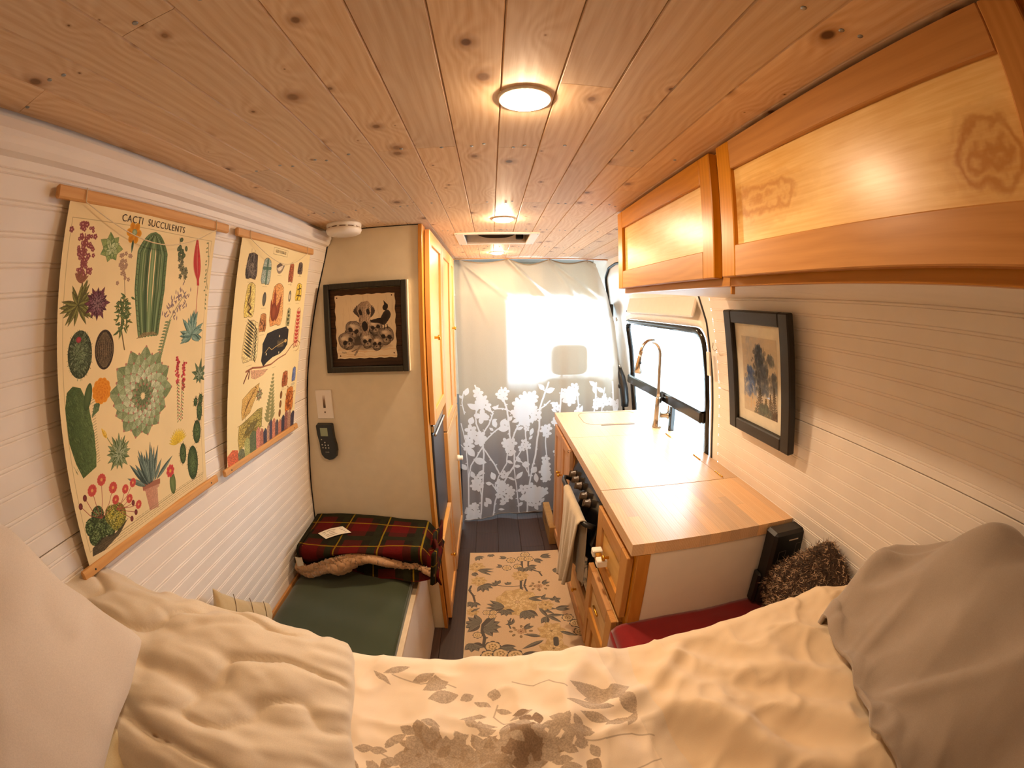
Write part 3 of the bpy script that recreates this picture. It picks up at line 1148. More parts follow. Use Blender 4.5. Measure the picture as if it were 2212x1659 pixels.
# dimmer + remote on the end panel
FE = lambda x, z, y=1.58: ((x, y, z), (1, 0, 0), (0, 0, 1), (0, -1, 0))
dm = thing('dimmer_switch', 'white square wall dimmer plate with dark touch slider above the black remote', 'switch', (-.70, 1.58, 1.12))
MB().fbox(FE(-.737, 1.122), 0, .074, 0, .121, 0, .007, .002).build('plate', WPLAST, dm)
sl = Mt('slider_gradient')
gz = sl.n('ShaderNodeSeparateXYZ'); sl.l(sl.n('ShaderNodeTexCoord').outputs['Generated'], gz.inputs[0])
sl.col(sl.ramp(gz.outputs[2], [(0, '2a1c14'), (.6, '8d7258'), (1, 'e6dccd')]))
MB().fbox(FE(-.737, 1.122), .0315, .0425, .046, .100, .0068, .0074).build('touch_slider', sl.m, dm)
MB().lathe((-.7, 1.5725, 1.150), (0, -1, 0), [(.0038, 0), (.0038, .0005)], 14).build('power_button', plain('grey_print', '7a6a5c'), dm)
rm = thing('remote_control', 'black handheld heater remote with small grey screen hung below the dimmer', 'remote', (-.705, 1.58, .94))
rp = [(-.745, 1.098), (-.742, 1.102), (-.674, 1.102), (-.670, 1.098), (-.668, 1.04), (-.662, 1.01), (-.661, .985), (-.668, .958), (-.685, .944), (-.702, .941), (-.722, .948), (-.735, .965), (-.738, .99), (-.738, 1.02), (-.744, 1.06)]
vs = [(x, 1.5785, z) for x, z in rp] + [(x * .99 - .007, 1.5585, 1.02 + (z - 1.02) * .96) for x, z in rp]
n = len(rp)
MB().add(vs, [(i, (i + 1) % n, n + (i + 1) % n, n + i) for i in range(n)] + [tuple(range(n)), tuple(range(2 * n - 1, n - 1, -1))]).build('case', plain('black_remote_case', '171a18', .35), rm)
MB().fbox(FE(-.735, 1.05, 1.5585), .008, .042, 0, .036, -.001, .0006).build('screen', plain('lcd_grey_green', '8f9a78', .2), rm)
bt = plain('grey_key', 'b9b3a6', .5)
for bx, bz in ((-.726, 1.035), (-.712, 1.022), (-.726, 1.012), (-.712, 1.010), (-.698, 1.010), (-.724, .999), (-.711, .998), (-.697, .998)):
    MB().lathe((bx, 1.5588, bz), (0, -1, 0), [(.0032, 0), (.0028, .0014)], 8).build('button', bt, rm)
text_geo('mode', .008, lambda x, y: (-.706 + x, 1.5577, .980 + y)).build('lettering', bt, rm, recalc=False)

# ------------------------------------------------------------------ skull picture on the end panel
sp_ = thing('framed_picture', 'square dark wood frame with ink drawing of stacked skulls and a crow', 'picture', (-.492, 1.58, 1.315))
fx0, fx1, fz0, fz1 = -.664, -.322, 1.315, 1.668
for nm, a, b, c, d in (('frame_side', fx0, fx0 + .022, fz0, fz1), ('frame_side', fx1 - .022, fx1, fz0, fz1), ('frame_side', fx0 + .0222, fx1 - .0222, fz1 - .022, fz1), ('frame_side', fx0 + .0222, fx1 - .0222, fz0, fz0 + .022)):
    MB().box(a, b, 1.553, 1.579, c, d, .002).build(nm, FRAMEWD, sp_)
zb = fz0 + .0225
for k in range(4):
    z2 = zb + .0765
    MB().box(fx0 + .0225, fx1 - .0225, 1.570, 1.578, zb + .0008, z2 - .0008, .001).build('backing_slat', OLDWOOD, sp_)
    zb = z2
MB().box(fx1 - .0005, fx1 + .004, 1.560, 1.579, fz0, fz1).build('frame_liner', CREAM, sp_)
SK = Cv(.252, .250, 2400, 'e3cfae')
K1, K2, K3 = '2b2422', '4a3f3b', '6d5f57'


def skP(x, z): return (x + .620, 1.620 - z)


for k in range(60):
    x = rnd.uniform(0, .25)
    y = rnd.uniform(0, .19)
    SK.line([(x, y), (x + rnd.uniform(-.002, .002), y + rnd.uniform(.02, .06))], .0012, 'b79b78', .35)
for k in range(30):
    y = rnd.uniform(.205, .245)
    x = rnd.uniform(0, .2)
    SK.line([(x, y), (x + rnd.uniform(.03, .09), y + rnd.uniform(-.002, .002))], .0018, 'c08a52', .4)
SK.ell(.125, .205, .115, .016, '6a5a4e', 'd9c3a2', al=.6)


def skull(cx, cy, r, rot=0., face=0):
    co, si = math.cos(rot), math.sin(rot)
    T = lambda x, y: (cx + (x * co - y * si) * r, cy + (x * si + y * co) * r)
    SK.ell(*T(0, -.15), r * 1.0, r * .92, 'cdb79b', K3, rot)
    SK.ell(*T(.05, .5), r * .62, r * .5, 'b59f86', K2, rot)
    for k in range(26):
        a = rnd.uniform(0, 6.28)
        q = rnd.uniform(.55, .95)
        SK.line([T(q * math.cos(a), -.15 + q * math.sin(a)), T((q + .12) * math.cos(a + .25), -.15 + (q + .12) * math.sin(a + .25))], .0014, K1, .6)
    for ex in (-.38, .38):
        SK.ell(*T(ex + face * .1, .02), r * .27, r * .24, K1, K1, rot)
        SK.ell(*T(ex + face * .1 - .05, -.05), r * .3, r * .27, K1, K2, rot, al=.25)
    SK.poly([T(face * .1, .2), T(face * .1 - .13, .45), T(face * .1 + .13, .45)], K1)
    for k in range(7):
        x = -.36 + k * .12
        SK.line([T(x, .62), T(x, .82)], .0012, K1, .8)
    SK.line([T(-.42, .72), T(.42, .72)], .001, K1, .8)
    SK.ell(*T(-.2, -.5), r * .35, r * .2, 'e9d8bd', 'cdb79b', rot, al=.7)


SK.ell(.095, .155, .06, .045, K1, K2, al=.85)
SK.ell(.16, .165, .055, .04, K1, K2, al=.8)
for (x, z, r, ro, fc) in ((-.545, 1.480, .036, .3, 0), (-.575, 1.438, .036, -.4, 1), (-.452, 1.490, .030, -.1, 0), (-.410, 1.452, .034, .2, 1), (-.487, 1.437, .031, 0, 0), (-.447, 1.425, .028, .1, 0)):
    skull(*skP(x, z), r, ro, fc)
# long animal skull with antler-like hands
cx, cy = skP(-.495, 1.53)
SK.poly([(cx - .030, cy - .045), (cx - .012, cy - .062), (cx + .014, cy - .062), (cx + .030, cy - .045), (cx + .026, cy - .005), (cx + .017, cy + .045), (cx + .012, cy + .072), (cx - .012, cy + .072), (cx - .018, cy + .045), (cx - .026, cy - .005)], '8c7766', 1, .3, c2='b9a086')
for k in range(50):
    x = rnd.uniform(-.022, .022)
    y = rnd.uniform(-.05, .06)
    SK.line([(cx + x, cy + y), (cx + x * 1.1, cy + y + rnd.uniform(.006, .02))], .0014, rnd.choice([K1, K2, 'e6d4b8']), .7)
SK.ell(cx, cy + .035, .012, .020, K1)
for sx in (-1, 1):
    SK.ell(cx + sx * .016, cy - .02, .007, .012, K1)
    for k in range(4):
        a = -PI / 2 + sx * (.25 + .16 * k)
        x0_, y0_ = cx + sx * .026, cy - .002
        SK.line([(x0_, y0_), (x0_ + math.cos(a) * .022, y0_ + math.sin(a) * .022), (x0_ + math.cos(a - sx * .1) * (.042 - k * .004), y0_ + math.sin(a - sx * .1) * (.042 - k * .004))], .0048, K2)
# crow
bx, by = skP(-.409, 1.538)
SK.ell(bx, by + .012, .018, .030, K1, K2, rot=.45)
SK.ell(bx + .002, by - .028, .011, .013, K1)
SK.poly([(bx - .004, by - .036), (bx - .008, by - .056), (bx + .006, by - .040)], K1)
SK.poly([(bx - .01, by + .012), (bx - .062, by + .020), (bx - .058, by + .028), (bx - .008, by + .038)], K1)
SK.line([(bx - .004, by + .04), (bx - .007, by + .056)], .003, K1)
SK.line([(bx + .006, by + .04), (bx + .007, by + .056)], .003, K1)
SK.line([(.105, .20), (.085, .225), (.075, .235)], .008, '7a685c', .7)
SK.line([(.085, .215), (.065, .222)], .004, K2, .7)
for k in range(5):
    SK.line([(.022 + k * .004, .222), (.024 + k * .004, .228)], .0014, K1)
for px, py in ((.010, .010), (.240, .008), (.012, .240), (.240, .232)):
    SK.ell(px, py, .0028, .0028, '4a2c18')
pm = picture_mat('skull_drawing', SK)
m = MB()
m.grid(lambda u, v: (-.619 + .249 * u + .0018 * np.sin(v * 31), 1.5675 - .002 * np.sin(u * PI) * np.sin(v * PI), 1.3695 + .2505 * v + .0014 * np.sin(u * 37)), 24, 24)
m.build('drawing_sheet', pm, sp_, recalc=False)

# ------------------------------------------------------------------ landscape picture on the right wall
lp = thing('framed_picture', 'black framed print of misty blue mountains and pine trees on white bead board', 'picture', (.89, 1.14, 1.12))
d_ = np.array([.068, 0, -.432]); d_ /= np.linalg.norm(d_)
LO = np.array([.842, 0, 1.558])
LF = ((LO[0], 1.325, LO[2]), (0, -1, 0), tuple(d_), (-.988, 0, -.155))
WL, HL, BW = .366, .437, .047
for a, b, c, d in ((0, BW, 0, HL), (WL - BW, WL, 0, HL)):
    MB().fbox(LF, a, b, c, d, -.012, .016, .004).build('frame_side', BLKFRAME, lp)
for a, b, c, d in ((BW + .0003, WL - BW - .0003, 0, BW - .003), (BW + .0003, WL - BW - .0003, HL - BW + .003, HL)):
    MB().fbox(LF, a, b, c, d, -.012, .016, .004).build('frame_side', BLKFRAME, lp)
MB().fbox(LF, BW - .005, WL - BW + .005, BW - .008, HL - BW + .008, -.008, -.002).build('mat_board', plain('off_white_mat', 'e9dcc8', .8), lp)
LC = Cv(.20, .264, 2400, 'cdb9a2')
for k in range(400):
    x, y = rnd.uniform(0, .2), rnd.uniform(0, .25)
    LC.ell(x, y, rnd.uniform(.006, .02), rnd.uniform(.004, .01), rnd.choice(['d8c6ae', 'c7b5a4', 'bcae9f', 'd2bda0']), al=.22)


def mountain(cx, top, bot, wd, c, n=260, al=.28):
    for k in range(n):
        t = rnd.random()
        y = top + (bot - top) * t
        x = cx + rnd.gauss(0, 1) * wd * (.25 + .55 * t ** .7)
        LC.ell(x, y, rnd.uniform(.002, .007), rnd.uniform(.004, .012), rnd.choice(c), al=al * (1 - .55 * t))


mountain(.040, .0, .10, .03, ['a9a3a0', 'b4aca6', 'c3bab0'], 120)
mountain(.045, .105, .21, .028, ['3f5a98', '5b76ad', '2f4478', '8191b4'], 260, .4)
mountain(.100, .028, .19, .030, ['2f2f33', '45474d', '5b6068', '343a42'], 500, .45)
mountain(.130, .09, .19, .024, ['45474d', '5b6068', '6d7078'], 200, .4)
mountain(.163, .055, .085, .020, ['40454a', '55595e'], 80, .4)
mountain(.180, .110, .17, .016, ['3f444c', '5b6068'], 120, .4)
mountain(.06, .20, .26, .04, ['d6b487', 'd9a97c', 'd0b28c'], 90, .3)


def pine_tree(cx, top, bot, wd, c):
    LC.line([(cx, top), (cx, bot)], .003, c, .8)
    k = 0
    y = top
    while y < bot:
        t = (y - top) / (bot - top)
        for sx in (-1, 1):
            L = wd * (.15 + t) * rnd.uniform(.7, 1.1)
            LC.line([(cx, y), (cx + sx * L * .6, y + .004), (cx + sx * L, y + .002)], .0035, c, .75)
        y += .0055


pine_tree(.100, .168, .262, .030, '3a3026')
pine_tree(.135, .20, .262, .022, '5a4a34')
pine_tree(.182, .155, .25, .020, '3b332c')
pine_tree(.160, .18, .25, .016, '54473a')
mountain(.125, .225, .27, .035, ['4c5348', '606a5c', '3e443c'], 160, .5)
mountain(.19, .24, .27, .02, ['3a2a22', '5a4434'], 60, .5)
lm_ = picture_mat('mountain_print', LC)
lo = np.array(LF[0]); U_ = np.array(LF[1]); V_ = np.array(LF[2]); N_ = np.array(LF[3])
m = MB()
m.grid(lambda u, v: tuple((lo[i] + U_[i] * (.086 + .198 * u) + V_[i] * (.352 - .264 * v) + N_[i] * (-.0012)) for i in range(3)), 1, 1)
m.build('print_sheet', lm_, lp, recalc=False)
pg = MB()
pg.grid(lambda u, v: tuple((lo[i] + U_[i] * (BW - .003 + (WL - 2 * BW + .006) * u) + V_[i] * (BW - .005 + (HL - 2 * BW + .01) * v) + N_[i] * .003) for i in range(3)), 1, 1)
pg.build('glazing', GLASS, lp, recalc=False)
lo2 = 0


# ------------------------------------------------------------------ hanging charts on the left wall
def sheetpos(p0, p1, y0, sl_, s_):
    """point on hanging chart: s_ down from rod, sl_ along the wall"""
    L = math.hypot(p1[0] - p0[0], p1[1] - p0[1])
    t = s_ / L
    x = p0[0] + (p1[0] - p0[0]) * t + .006 * np.sin(PI * t) + .004 * np.sin(sl_ * 12)
    z = p0[1] + (p1[1] - p0[1]) * t
    return x, y0 + sl_, z


def chart(name, label, cv, y0, W_, p0, p1, rod0, rod1, matname, Wb=None):
    t = thing(name, label, 'wall chart', (-.68, y0, p1[1]), 'vintage charts hanging on the left wall')
    L = math.hypot(p1[0] - p0[0], p1[1] - p0[1])
    m = MB()

    def fn(u, v):
        s_ = (1 - v) * L
        sl_ = u * W_ + (1 - v) * (-.010) * (1 - u)
        return sheetpos(p0, p1, y0, sl_, s_)
    m.grid(fn, 20, 30)
    m.build('chart_sheet', picture_mat(matname, cv, .75), t, recalc=False)
    zt, zb_ = p0[1] + .010, p1[1] - .006
    rt = MB().box(p0[0] - .005, p0[0] + .007, rod0[0], rod0[1], zt - .011, zt + .011, .003)
    rt.build('top_rod', DOWEL, t)
    rb = MB().box(p1[0] - .004, p1[0] + .008, rod1[0], rod1[1], zb_ - .010, zb_ + .010, .003)
    rb.build('bottom_rod', DOWEL, t)
    ym = (rod0[0] + rod0[1]) / 2
    a, b = rod0[0] + .06, rod0[1] - .06
    pts = []
    for q in np.linspace(0, 1, 17):
        yy = a + (b - a) * q
        pts.append((p0[0] + .010 + .006 * math.sin(PI * q), yy, zt - .012 - .055 * math.sin(PI * q) ** 1.0))
    s_ = MB().tube([(p0[0] + .009, a, zt + .012)] + pts + [(p0[0] + .009, b, zt + .012)], .0011, 5)
    s_.build('hanging_string', plain('cotton_string', 'd9c7a4', .8), t)
    for yy in (rod1[0] + .035, rod1[1] - .035, ):
        MB().lathe((p1[0] + .008, yy, zb_), (1, 0, 0), [(.0024, 0), (.0020, .001)], 8).build('rivet', BLACK, t)
    return t, L


# --- chart 1: cacti and succulents
C1 = Cv(.445, .635, 1900, 'ecd6a4')
C1.a[..., :3] *= (1 - .05 * (fbm(*np.meshgrid(np.linspace(0, 9, C1.w), np.linspace(0, 12, C1.h)), 3))[..., None])
for a, b in (((.012, .026), (.432, .026)), ((.432, .026), (.432, .606)), ((.432, .606), (.012, .606)), ((.012, .606), (.012, .026))):
    C1.line([a, b], .0009, '8d7a55', .7)
GR, DG, OL, BG = '5f7448', '36452c', '7d7c42', '5b7a70'
# pink flowering stalk, aloe and purple rosette
for k in range(75):
    t_ = rnd.random()
    x = .042 + .010 * t_ + rnd.gauss(0, .007 + .004 * math.sin(t_ * 9) ** 2)
    C1.flower(x, .032 + t_ * .085, rnd.uniform(.003, .0055), 5, 'a4605c', '7e3f45', 'd9a08c', edge='6a3438')
C1.line([(.045, .05), (.051, .15)], .002, '8a4a44')
for k in range(26):
    a = rnd.uniform(0, 2 * PI)
    C1.leaf(.044, .165, a, rnd.uniform(.026, .045), .008, OL, '5c5a30', edge=('3d3a22', .0006))
for k in range(8):
    C1.leaf(.046, .13, -PI / 2 + rnd.uniform(-1.2, 1.2), .022, .006, '8a5a44')
C1.rosette(.089, .164, .029, 12, 5, '6b3a46', '4a2733', edge=('38202a', .0006), wd=.34)
# green succulent
C1.rosette(.110, .070, .028, 7, 3, '87995e', '6d8450', edge=('4c6038', .0006), wd=.62)
# poppy
C1.flower(.165, .038, .021, 6, 'd99a26', 'c07a1a', None)
C1.ell(.166, .037, .007, .006, '9fae8a', '6d7d58')
C1.leaf(.165, .050, PI / 2, .026, .006, '3c5340')
# tall cactus
N = 60
for k in range(9):
    f = (k - 4) / 4.
    pts = []
    for i in range(N):
        t_ = i / (N - 1)
        wdt = .041 * min(1, math.sqrt(max(0, t_ * 5.5))) * (1 - .35 * max(0, t_ - .55) / .45)
        cx = .224 + .006 * t_ + .004
        pts.append((cx + wdt * math.sin(f * PI / 2), .036 + .193 * t_))
    C1.line(pts, .0125, ['4e6340', '70875a', '5b7148'][k % 3])
for k in range(9):
    f = (k - 4) / 4.
    for i in range(0, N, 1):
        t_ = i / (N - 1)
        wdt = .041 * min(1, math.sqrt(max(0, t_ * 5.5))) * (1 - .35 * max(0, t_ - .55) / .45)
        x = .228 + .006 * t_ + wdt * math.sin(f * PI / 2)
        if k in (2, 4, 6): C1.ell(x, .036 + .193 * t_, .0016, .002, '9aac7c', al=.7)
        if k in (1, 3, 5, 7): C1.ell(x, .036 + .193 * t_, .0014, .002, '31402a', al=.8)
        if k in (0, 8) and i % 3 == 0: C1.line([(x, .036 + .193 * t_), (x + (.005 if k == 8 else -.005), .034 + .193 * t_)], .0008, '4a3a28')
C1.poly([(.196, .236), (.215, .226), (.25, .226), (.268, .234), (.24, .232)], '8a7450', .8, .3)
# berry branch
C1.line([(.311, .032), (.325, .08), (.347, .125)], .0016, '5c5438')
for k in range(26):
    t_ = rnd.random()
    x, y = .313 + .030 * t_ + rnd.gauss(0, .009), .034 + .085 * t_
    if t_ < .5: C1.ell(x, y, .006, .0048, '5d6a44', '3b4530', rot=rnd.random() * 3)
    else: C1.flower(x, y, .007, 5, '8d8a6a', '5c5a40', '3b3a2a')
# red spike
C1.line([(.377, .028), (.399, .127), (.400, .199)], .002, 'b0554a')
for k in range(34):
    t_ = k / 33.
    x, y = .377 + .022 * t_, .030 + .098 * t_
    L_ = .006 + .014 * math.sin(PI * min(1, t_ * 1.15))
    C1.leaf(x, y, PI / 2 - .9, L_, .0042, 'c23c3a', 'a82e30')
    C1.leaf(x, y, PI / 2 + .9, L_, .0042, 'c9453f', 'a82e30')
# vine
C1.line([(.421, .03), (.432, .08), (.427, .11), (.438, .14), (.441, .186)][:4], .0014, '6b6a44')
for k in range(16):
    t_ = k / 15.
    C1.leaf(.421 + .012 * t_, .032 + t_ * .15, rnd.uniform(0, 3.1), .008, .004, '7e8560')
# pale flowers + bushy green
C1.line([(.149, .10), (.158, .15), (.156, .20)], .0014, '7b6a50')
for k in range(24): C1.flower(.148 + rnd.gauss(0, .008), .098 + rnd.gauss(0, .014), .0045, 5, 'b79a80', '8f705c')
C1.line([(.156, .16), (.152, .21), (.163, .252)], .003, '6a5a38')
for k in range(70):
    t_ = rnd.random()
    x, y = .156 + rnd.gauss(0, .008), .155 + t_ * .065
    C1.leaf(x, y, rnd.uniform(-.6, PI + .6), rnd.uniform(.010, .020), .0042, rnd.choice([GR, OL, '55683e']), '46552f')
# lilac sprig with leafy stem
C1.line([(.353, .15), (.325, .18), (.297, .213), (.285, .25), (.268, .288)], .002, '8a8466')
for k in range(60):
    t_ = rnd.random()
    a = rnd.choice([(-.012, 0), (0, 0), (.022, .01)])
    x = .345 - .045 * t_ + a[0] + rnd.gauss(0, .006)
    y = .148 + .05 * t_ + a[1] + rnd.gauss(0, .006)
    C1.leaf(x, y, rnd.uniform(3.5, 6), .011, .0035, '94807c', '7c6668')
for k in range(26):
    t_ = k / 25.
    x, y = .300 - .030 * t_, .21 + .078 * t_
    C1.leaf(x, y, 4.4 + (1.2 if k % 2 else -1.2), .014, .004, '7f9068', '66764f')
# agave right
for k in range(34):
    a = -PI / 2 + rnd.uniform(-2.2, 2.2)
    C1.leaf(.387, .245, a, rnd.uniform(.035, .064) * (1 - .15 * abs(a + PI / 2)), .012, rnd.choice(['587a72', '6f8f84', '48645c']), '86a396', edge=('2f4840', .0006))
# round cacti
C1.ell(.051, .247, .028, .040, '5d6b4c', '353c2a', tex=.4)
for k in range(220):
    a, q = rnd.uniform(0, 6.28), math.sqrt(rnd.random())
    x, y = .051 + .028 * q * math.cos(a), .247 + .04 * q * math.sin(a)
    C1.line([(x, y), (x + .003 * math.cos(a), y + .004 * math.sin(a))], .0009, rnd.choice(['a9b08c', '2f3424', '7d8a62']), .7)
C1.ell(.048, .222, .006, .005, 'b0434a', '8a3038')
C1.ell(.110, .246, .024, .035, '5b4a36', '33281e', tex=.4)
for k in range(-4, 5):
    C1.line([(.110 + k * .0048 * math.sin(q * PI) * 1.1, .212 + .069 * q) for q in np.linspace(.06, .94, 14)], .0012, '8d7c58', .6)
# big rosette
for ly in range(7):
    rr = .098 * (1 - ly * .125)
    for k in range(13):
        a = 2 * PI * (k + .5 * (ly % 2)) / 13
        f = .80 if math.sin(a) > 0 else 1.0
        c_ = ['8c9a74', '9aa882', 'a9b592', 'b9c3a2', 'c6cdaf', '8a9670', '6f7c58'][ly]
        C1.leaf(.217 + math.cos(a) * rr * .25, .352 + math.sin(a) * rr * .25, a, rr * .78 * f, rr * .44, c_, ['75855e', '84936c', '93a27c', 'a3ae8c', 'aeb898', '6d7a56', '5a6747'][ly], edge=('66704e', .0007), blunt=1.2)
        C1.ell(.217 + math.cos(a) * rr * (.25 + .76 * f), .352 + math.sin(a) * rr * (.25 + .76 * f), .0026, .0026, 'b56a62', al=.7)
# hanging red stems
for sx in (0, .022):
    for k in range(60):
        t_ = rnd.random()
        C1.ell(.341 + sx - .003 * t_ + rnd.gauss(0, .0032), .288 + sx * .8 + .062 * t_, .0028, .0024, rnd.choice(['b8343c', '9c2c38', 'cf5a58']))
    C1.line([(.341 + sx * .9, .30), (.339 + sx * .5, .43)], .001, '7b5a44')
    for k in range(26):
        t_ = k / 25.
        C1.leaf(.341 + sx * (.9 - .4 * t_), .345 + .09 * t_, PI / 2 + (.8 if k % 2 else -.8), .008, .003, '6f7a4e' if k % 3 else 'a8544a')
# little agaves
C1.rosette(.424, .343, .030, 9, 2, '5d6f50', '43543a', edge=('2c3a26', .0006), wd=.3, tilt=.5)
C1.rosette(.134, .448, .038, 13, 3, '7a8a64', '55653f', edge=('3a4a2c', .0006), wd=.24, tilt=.3)
C1.line([(.125, .44), (.105, .405)], .0016, '7a7a40')
C1.leaf(.106, .408, -PI / 2 - .5, .026, .009, 'cfa63a', 'dcbc58')
# left pad cactus with orange flower
C1.poly([(.012, .33), (.018, .305), (.032, .297), (.050, .303), (.066, .335), (.075, .39), (.074, .43), (.070, .452), (.034, .462), (.022, .43), (.013, .39)], '42552f', 1, .15, c2='5b6f42')
for k in range(90):
    x, y = rnd.uniform(.014, .073), rnd.uniform(.31, .45)
    C1.line([(x, y), (x + .003, y + .006)], .0012, rnd.choice(['2f3f24', '7d8f5c']), .5)
for k in range(24):
    C1.line([(.074 + rnd.uniform(-.002, .002), .33 + k * .005), (.082, .328 + k * .005)], .0007, '4a3f2a', .8)
C1.ell(.066, .322, .009, .024, '57693f', '3f5230', rot=.3)
C1.poly([(.072, .36), (.080, .338), (.098, .334), (.090, .352)], '5b6f4a', 1, .2)
for k in range(5):
    C1.flower(.098 + rnd.uniform(-.003, .003), .318 + rnd.uniform(-.003, .003), .024 - k * .004, 11, 'e0952c', 'c8741c', None, a0=k)
# right prickly pear
for cx, cy, rx, ry in ((.430, .405, .009, .013), (.410, .408, .008, .011), (.425, .435, .011, .024), (.413, .485, .016, .030), (.390, .560, .022, .045), (.352, .522, .013, .026)):
    C1.ell(cx, cy, rx, ry, '5a6e42', '33442a', tex=.25)
    for k in range(18):
        a = rnd.uniform(0, 6.28)
        C1.line([(cx + rx * math.cos(a), cy + ry * math.sin(a)), (cx + (rx + .004) * math.cos(a), cy + (ry + .004) * math.sin(a))], .0009, '4a3022', .8)
        q = rnd.random()
        C1.ell(cx + rx * q * math.cos(a), cy + ry * q * math.sin(a), .0011, .0011, '2a3620')
for k in range(14):
    C1.leaf(.335, .490, -PI / 2 + (k - 6.5) * .2, .036, .008, 'd8b83a', 'e8d060', edge=('a8862a', .0005))
# potted agave
C1.poly([(.192, .538), (.256, .548), (.250, .565), (.243, .566), (.238, .612), (.206, .606), (.200, .556), (.193, .553)], 'b9826a', 1, .1, c2='c79a7e')
C1.poly([(.192, .538), (.256, .548), (.254, .560), (.194, .551)], 'a06a54')
for k in range(22):
    a = -PI / 2 + rnd.gauss(.05, .38)
    C1.leaf(.222 + (a + PI / 2) * .02, .545, a, rnd.uniform(.05, .092), .011, rnd.choice(['4d5f58', '5d7068', '3d4c46']), '74877c', edge=('2a3633', .0006))
# small cactus red flower
C1.ell(.302, .580, .012, .027, '6a7c48', '44552f')
for k in range(-2, 3): C1.line([(.302 + k * .0045, .558), (.302 + k * .0048, .602)], .0009, 'a9b07c', .7)
C1.flower(.297, .546, .016, 8, 'd05a56', 'b8403f', 'd9a040')
# bottom left cluster
for cx, cy, r_, c_ in ((.030, .560, .016, 1), (.052, .545, .017, 1), (.055, .572, .022, 1), (.036, .582, .018, 1), (.078, .585, .016, 1), (.104, .572, .026, 2), (.088, .560, .018, 2)):
    C1.ell(cx, cy, r_, r_ * 1.15, '5c6e42' if c_ == 1 else 'a0963f', '2d3a22' if c_ == 1 else '6b6a30', tex=.5)
    for k in range(60):
        a, q = rnd.uniform(0, 6.28), math.sqrt(rnd.random())
        C1.ell(cx + r_ * q * math.cos(a), cy + r_ * 1.15 * q * math.sin(a), .0014, .0014, rnd.choice(['c9be74', '3a4628']) if c_ == 2 else rnd.choice(['8a9a66', '242f1c']), al=.8)
C1.poly([(.02, .602), (.05, .594), (.09, .602), (.135, .588), (.10, .610), (.05, .622), (.015, .618)], '3a3428', .85, .3)
for i_, (x, y) in enumerate([(.050, .492), (.078, .481), (.105, .508), (.139, .525), (.164, .521), (.107, .535), (.147, .550), (.156, .564), (.172, .575), (.029, .499), (.015, .510), (.160, .588), (.144, .596)]):
    bx_ = .06 if x < .11 else .105
    C1.line([(bx_, .555), ((bx_ * .4 + x * .6), (.555 * .5 + y * .5) + .004), (x, y)], .0012, '9a4a40')
    if i_ in (7, 9, 10, 11, 12): C1.ell(x, y, .005, .0065, '7a3838', '5a2828')
    else: C1.flower(x, y, .012 if i_ < 3 else .010, 12, 'cf5f50', 'b54440', 'd9a060', a0=i_)
# small print
for row in range(5):
    y = .598 + row * .0052
    x = .155 if row == 0 else .03 + row * .006
    y0_ = y
    while x < .43:
        L_ = rnd.uniform(.006, .02)
        C1.line([(x, y0_ + .004), (min(x + L_, .43), y0_ + .004)], .0011, '7a6a48', .65)
        x += L_ + .003
C1.a = np.clip(C1.a, 0, 1)
ct, cL = chart('wall_chart', 'cream chart headed CACTI SUCCULENTS with painted cactus pictures on wooden rods', C1, .405, .438, (-.650, 1.772), (-.768, 1.145), (.374, .886), (.368, .884), 'cacti_chart_print')
INK = plain('black_printing_ink', '3a2f26', .8)


def on_chart(p0, p1, y0, s0, t0, tilt=0.):
    def fn(x, y):
        X, Y, Z = sheetpos(p0, p1, y0, s0 + x, t0 - y)
        return (float(X) + .0008, float(Y), float(Z))
    return fn


text_geo('CACTI  SUCCULENTS', .0185, on_chart((-.650, 1.772), (-.768, 1.145), .405, .222, .015), 1.12).build('lettering', INK, ct, recalc=False)

# --- chart 2: fossils
C2 = Cv(.455, .640, 1900, 'ecd8a2')


def rough_slab(cx, cy, w2, h2, c, c2, edge='6b5234', seed=0, al=1.):
    pts = []
    for k in range(22):
        a = 2 * PI * k / 22
        r = 1 / max(abs(math.cos(a)), abs(math.sin(a))) ** .75
        j = 1 + .07 * math.sin(a * 3 + seed) + rnd.uniform(-.03, .03)
        pts.append((cx + w2 * r * j * math.cos(a), cy + h2 * r * j * math.sin(a)))
    C2.poly(pts, c, al, .35, c2=c2, edge=(edge, .0014))


def scrib(cx, cy, w2, h2, c, n=14, wd=.0018):
    for k in range(n):
        x, y = cx + rnd.uniform(-.7, .7) * w2, cy + rnd.uniform(-.7, .7) * h2
        C2.line([(x, y), (x + rnd.gauss(0, .25) * w2, y + rnd.gauss(0, .3) * h2), (x + rnd.gauss(0, .3) * w2, y + rnd.gauss(0, .4) * h2)], wd, c, .7)


def fern(cx, cy, ang, L, wd, c, n=14, st='5b4a2c', lw=.006):
    ex, ey = cx + L * math.cos(ang), cy + L * math.sin(ang)
    C2.line([(cx, cy), (ex, ey)], .002, st)
    for k in range(n):
        t_ = (k + .5) / n
        x, y = cx + (ex - cx) * t_, cy + (ey - cy) * t_
        for sx in (-1, 1):
            C2.leaf(x, y, ang + sx * 1.05, wd * (1.05 - t_) + .004, lw * (1.1 - .6 * t_), c)


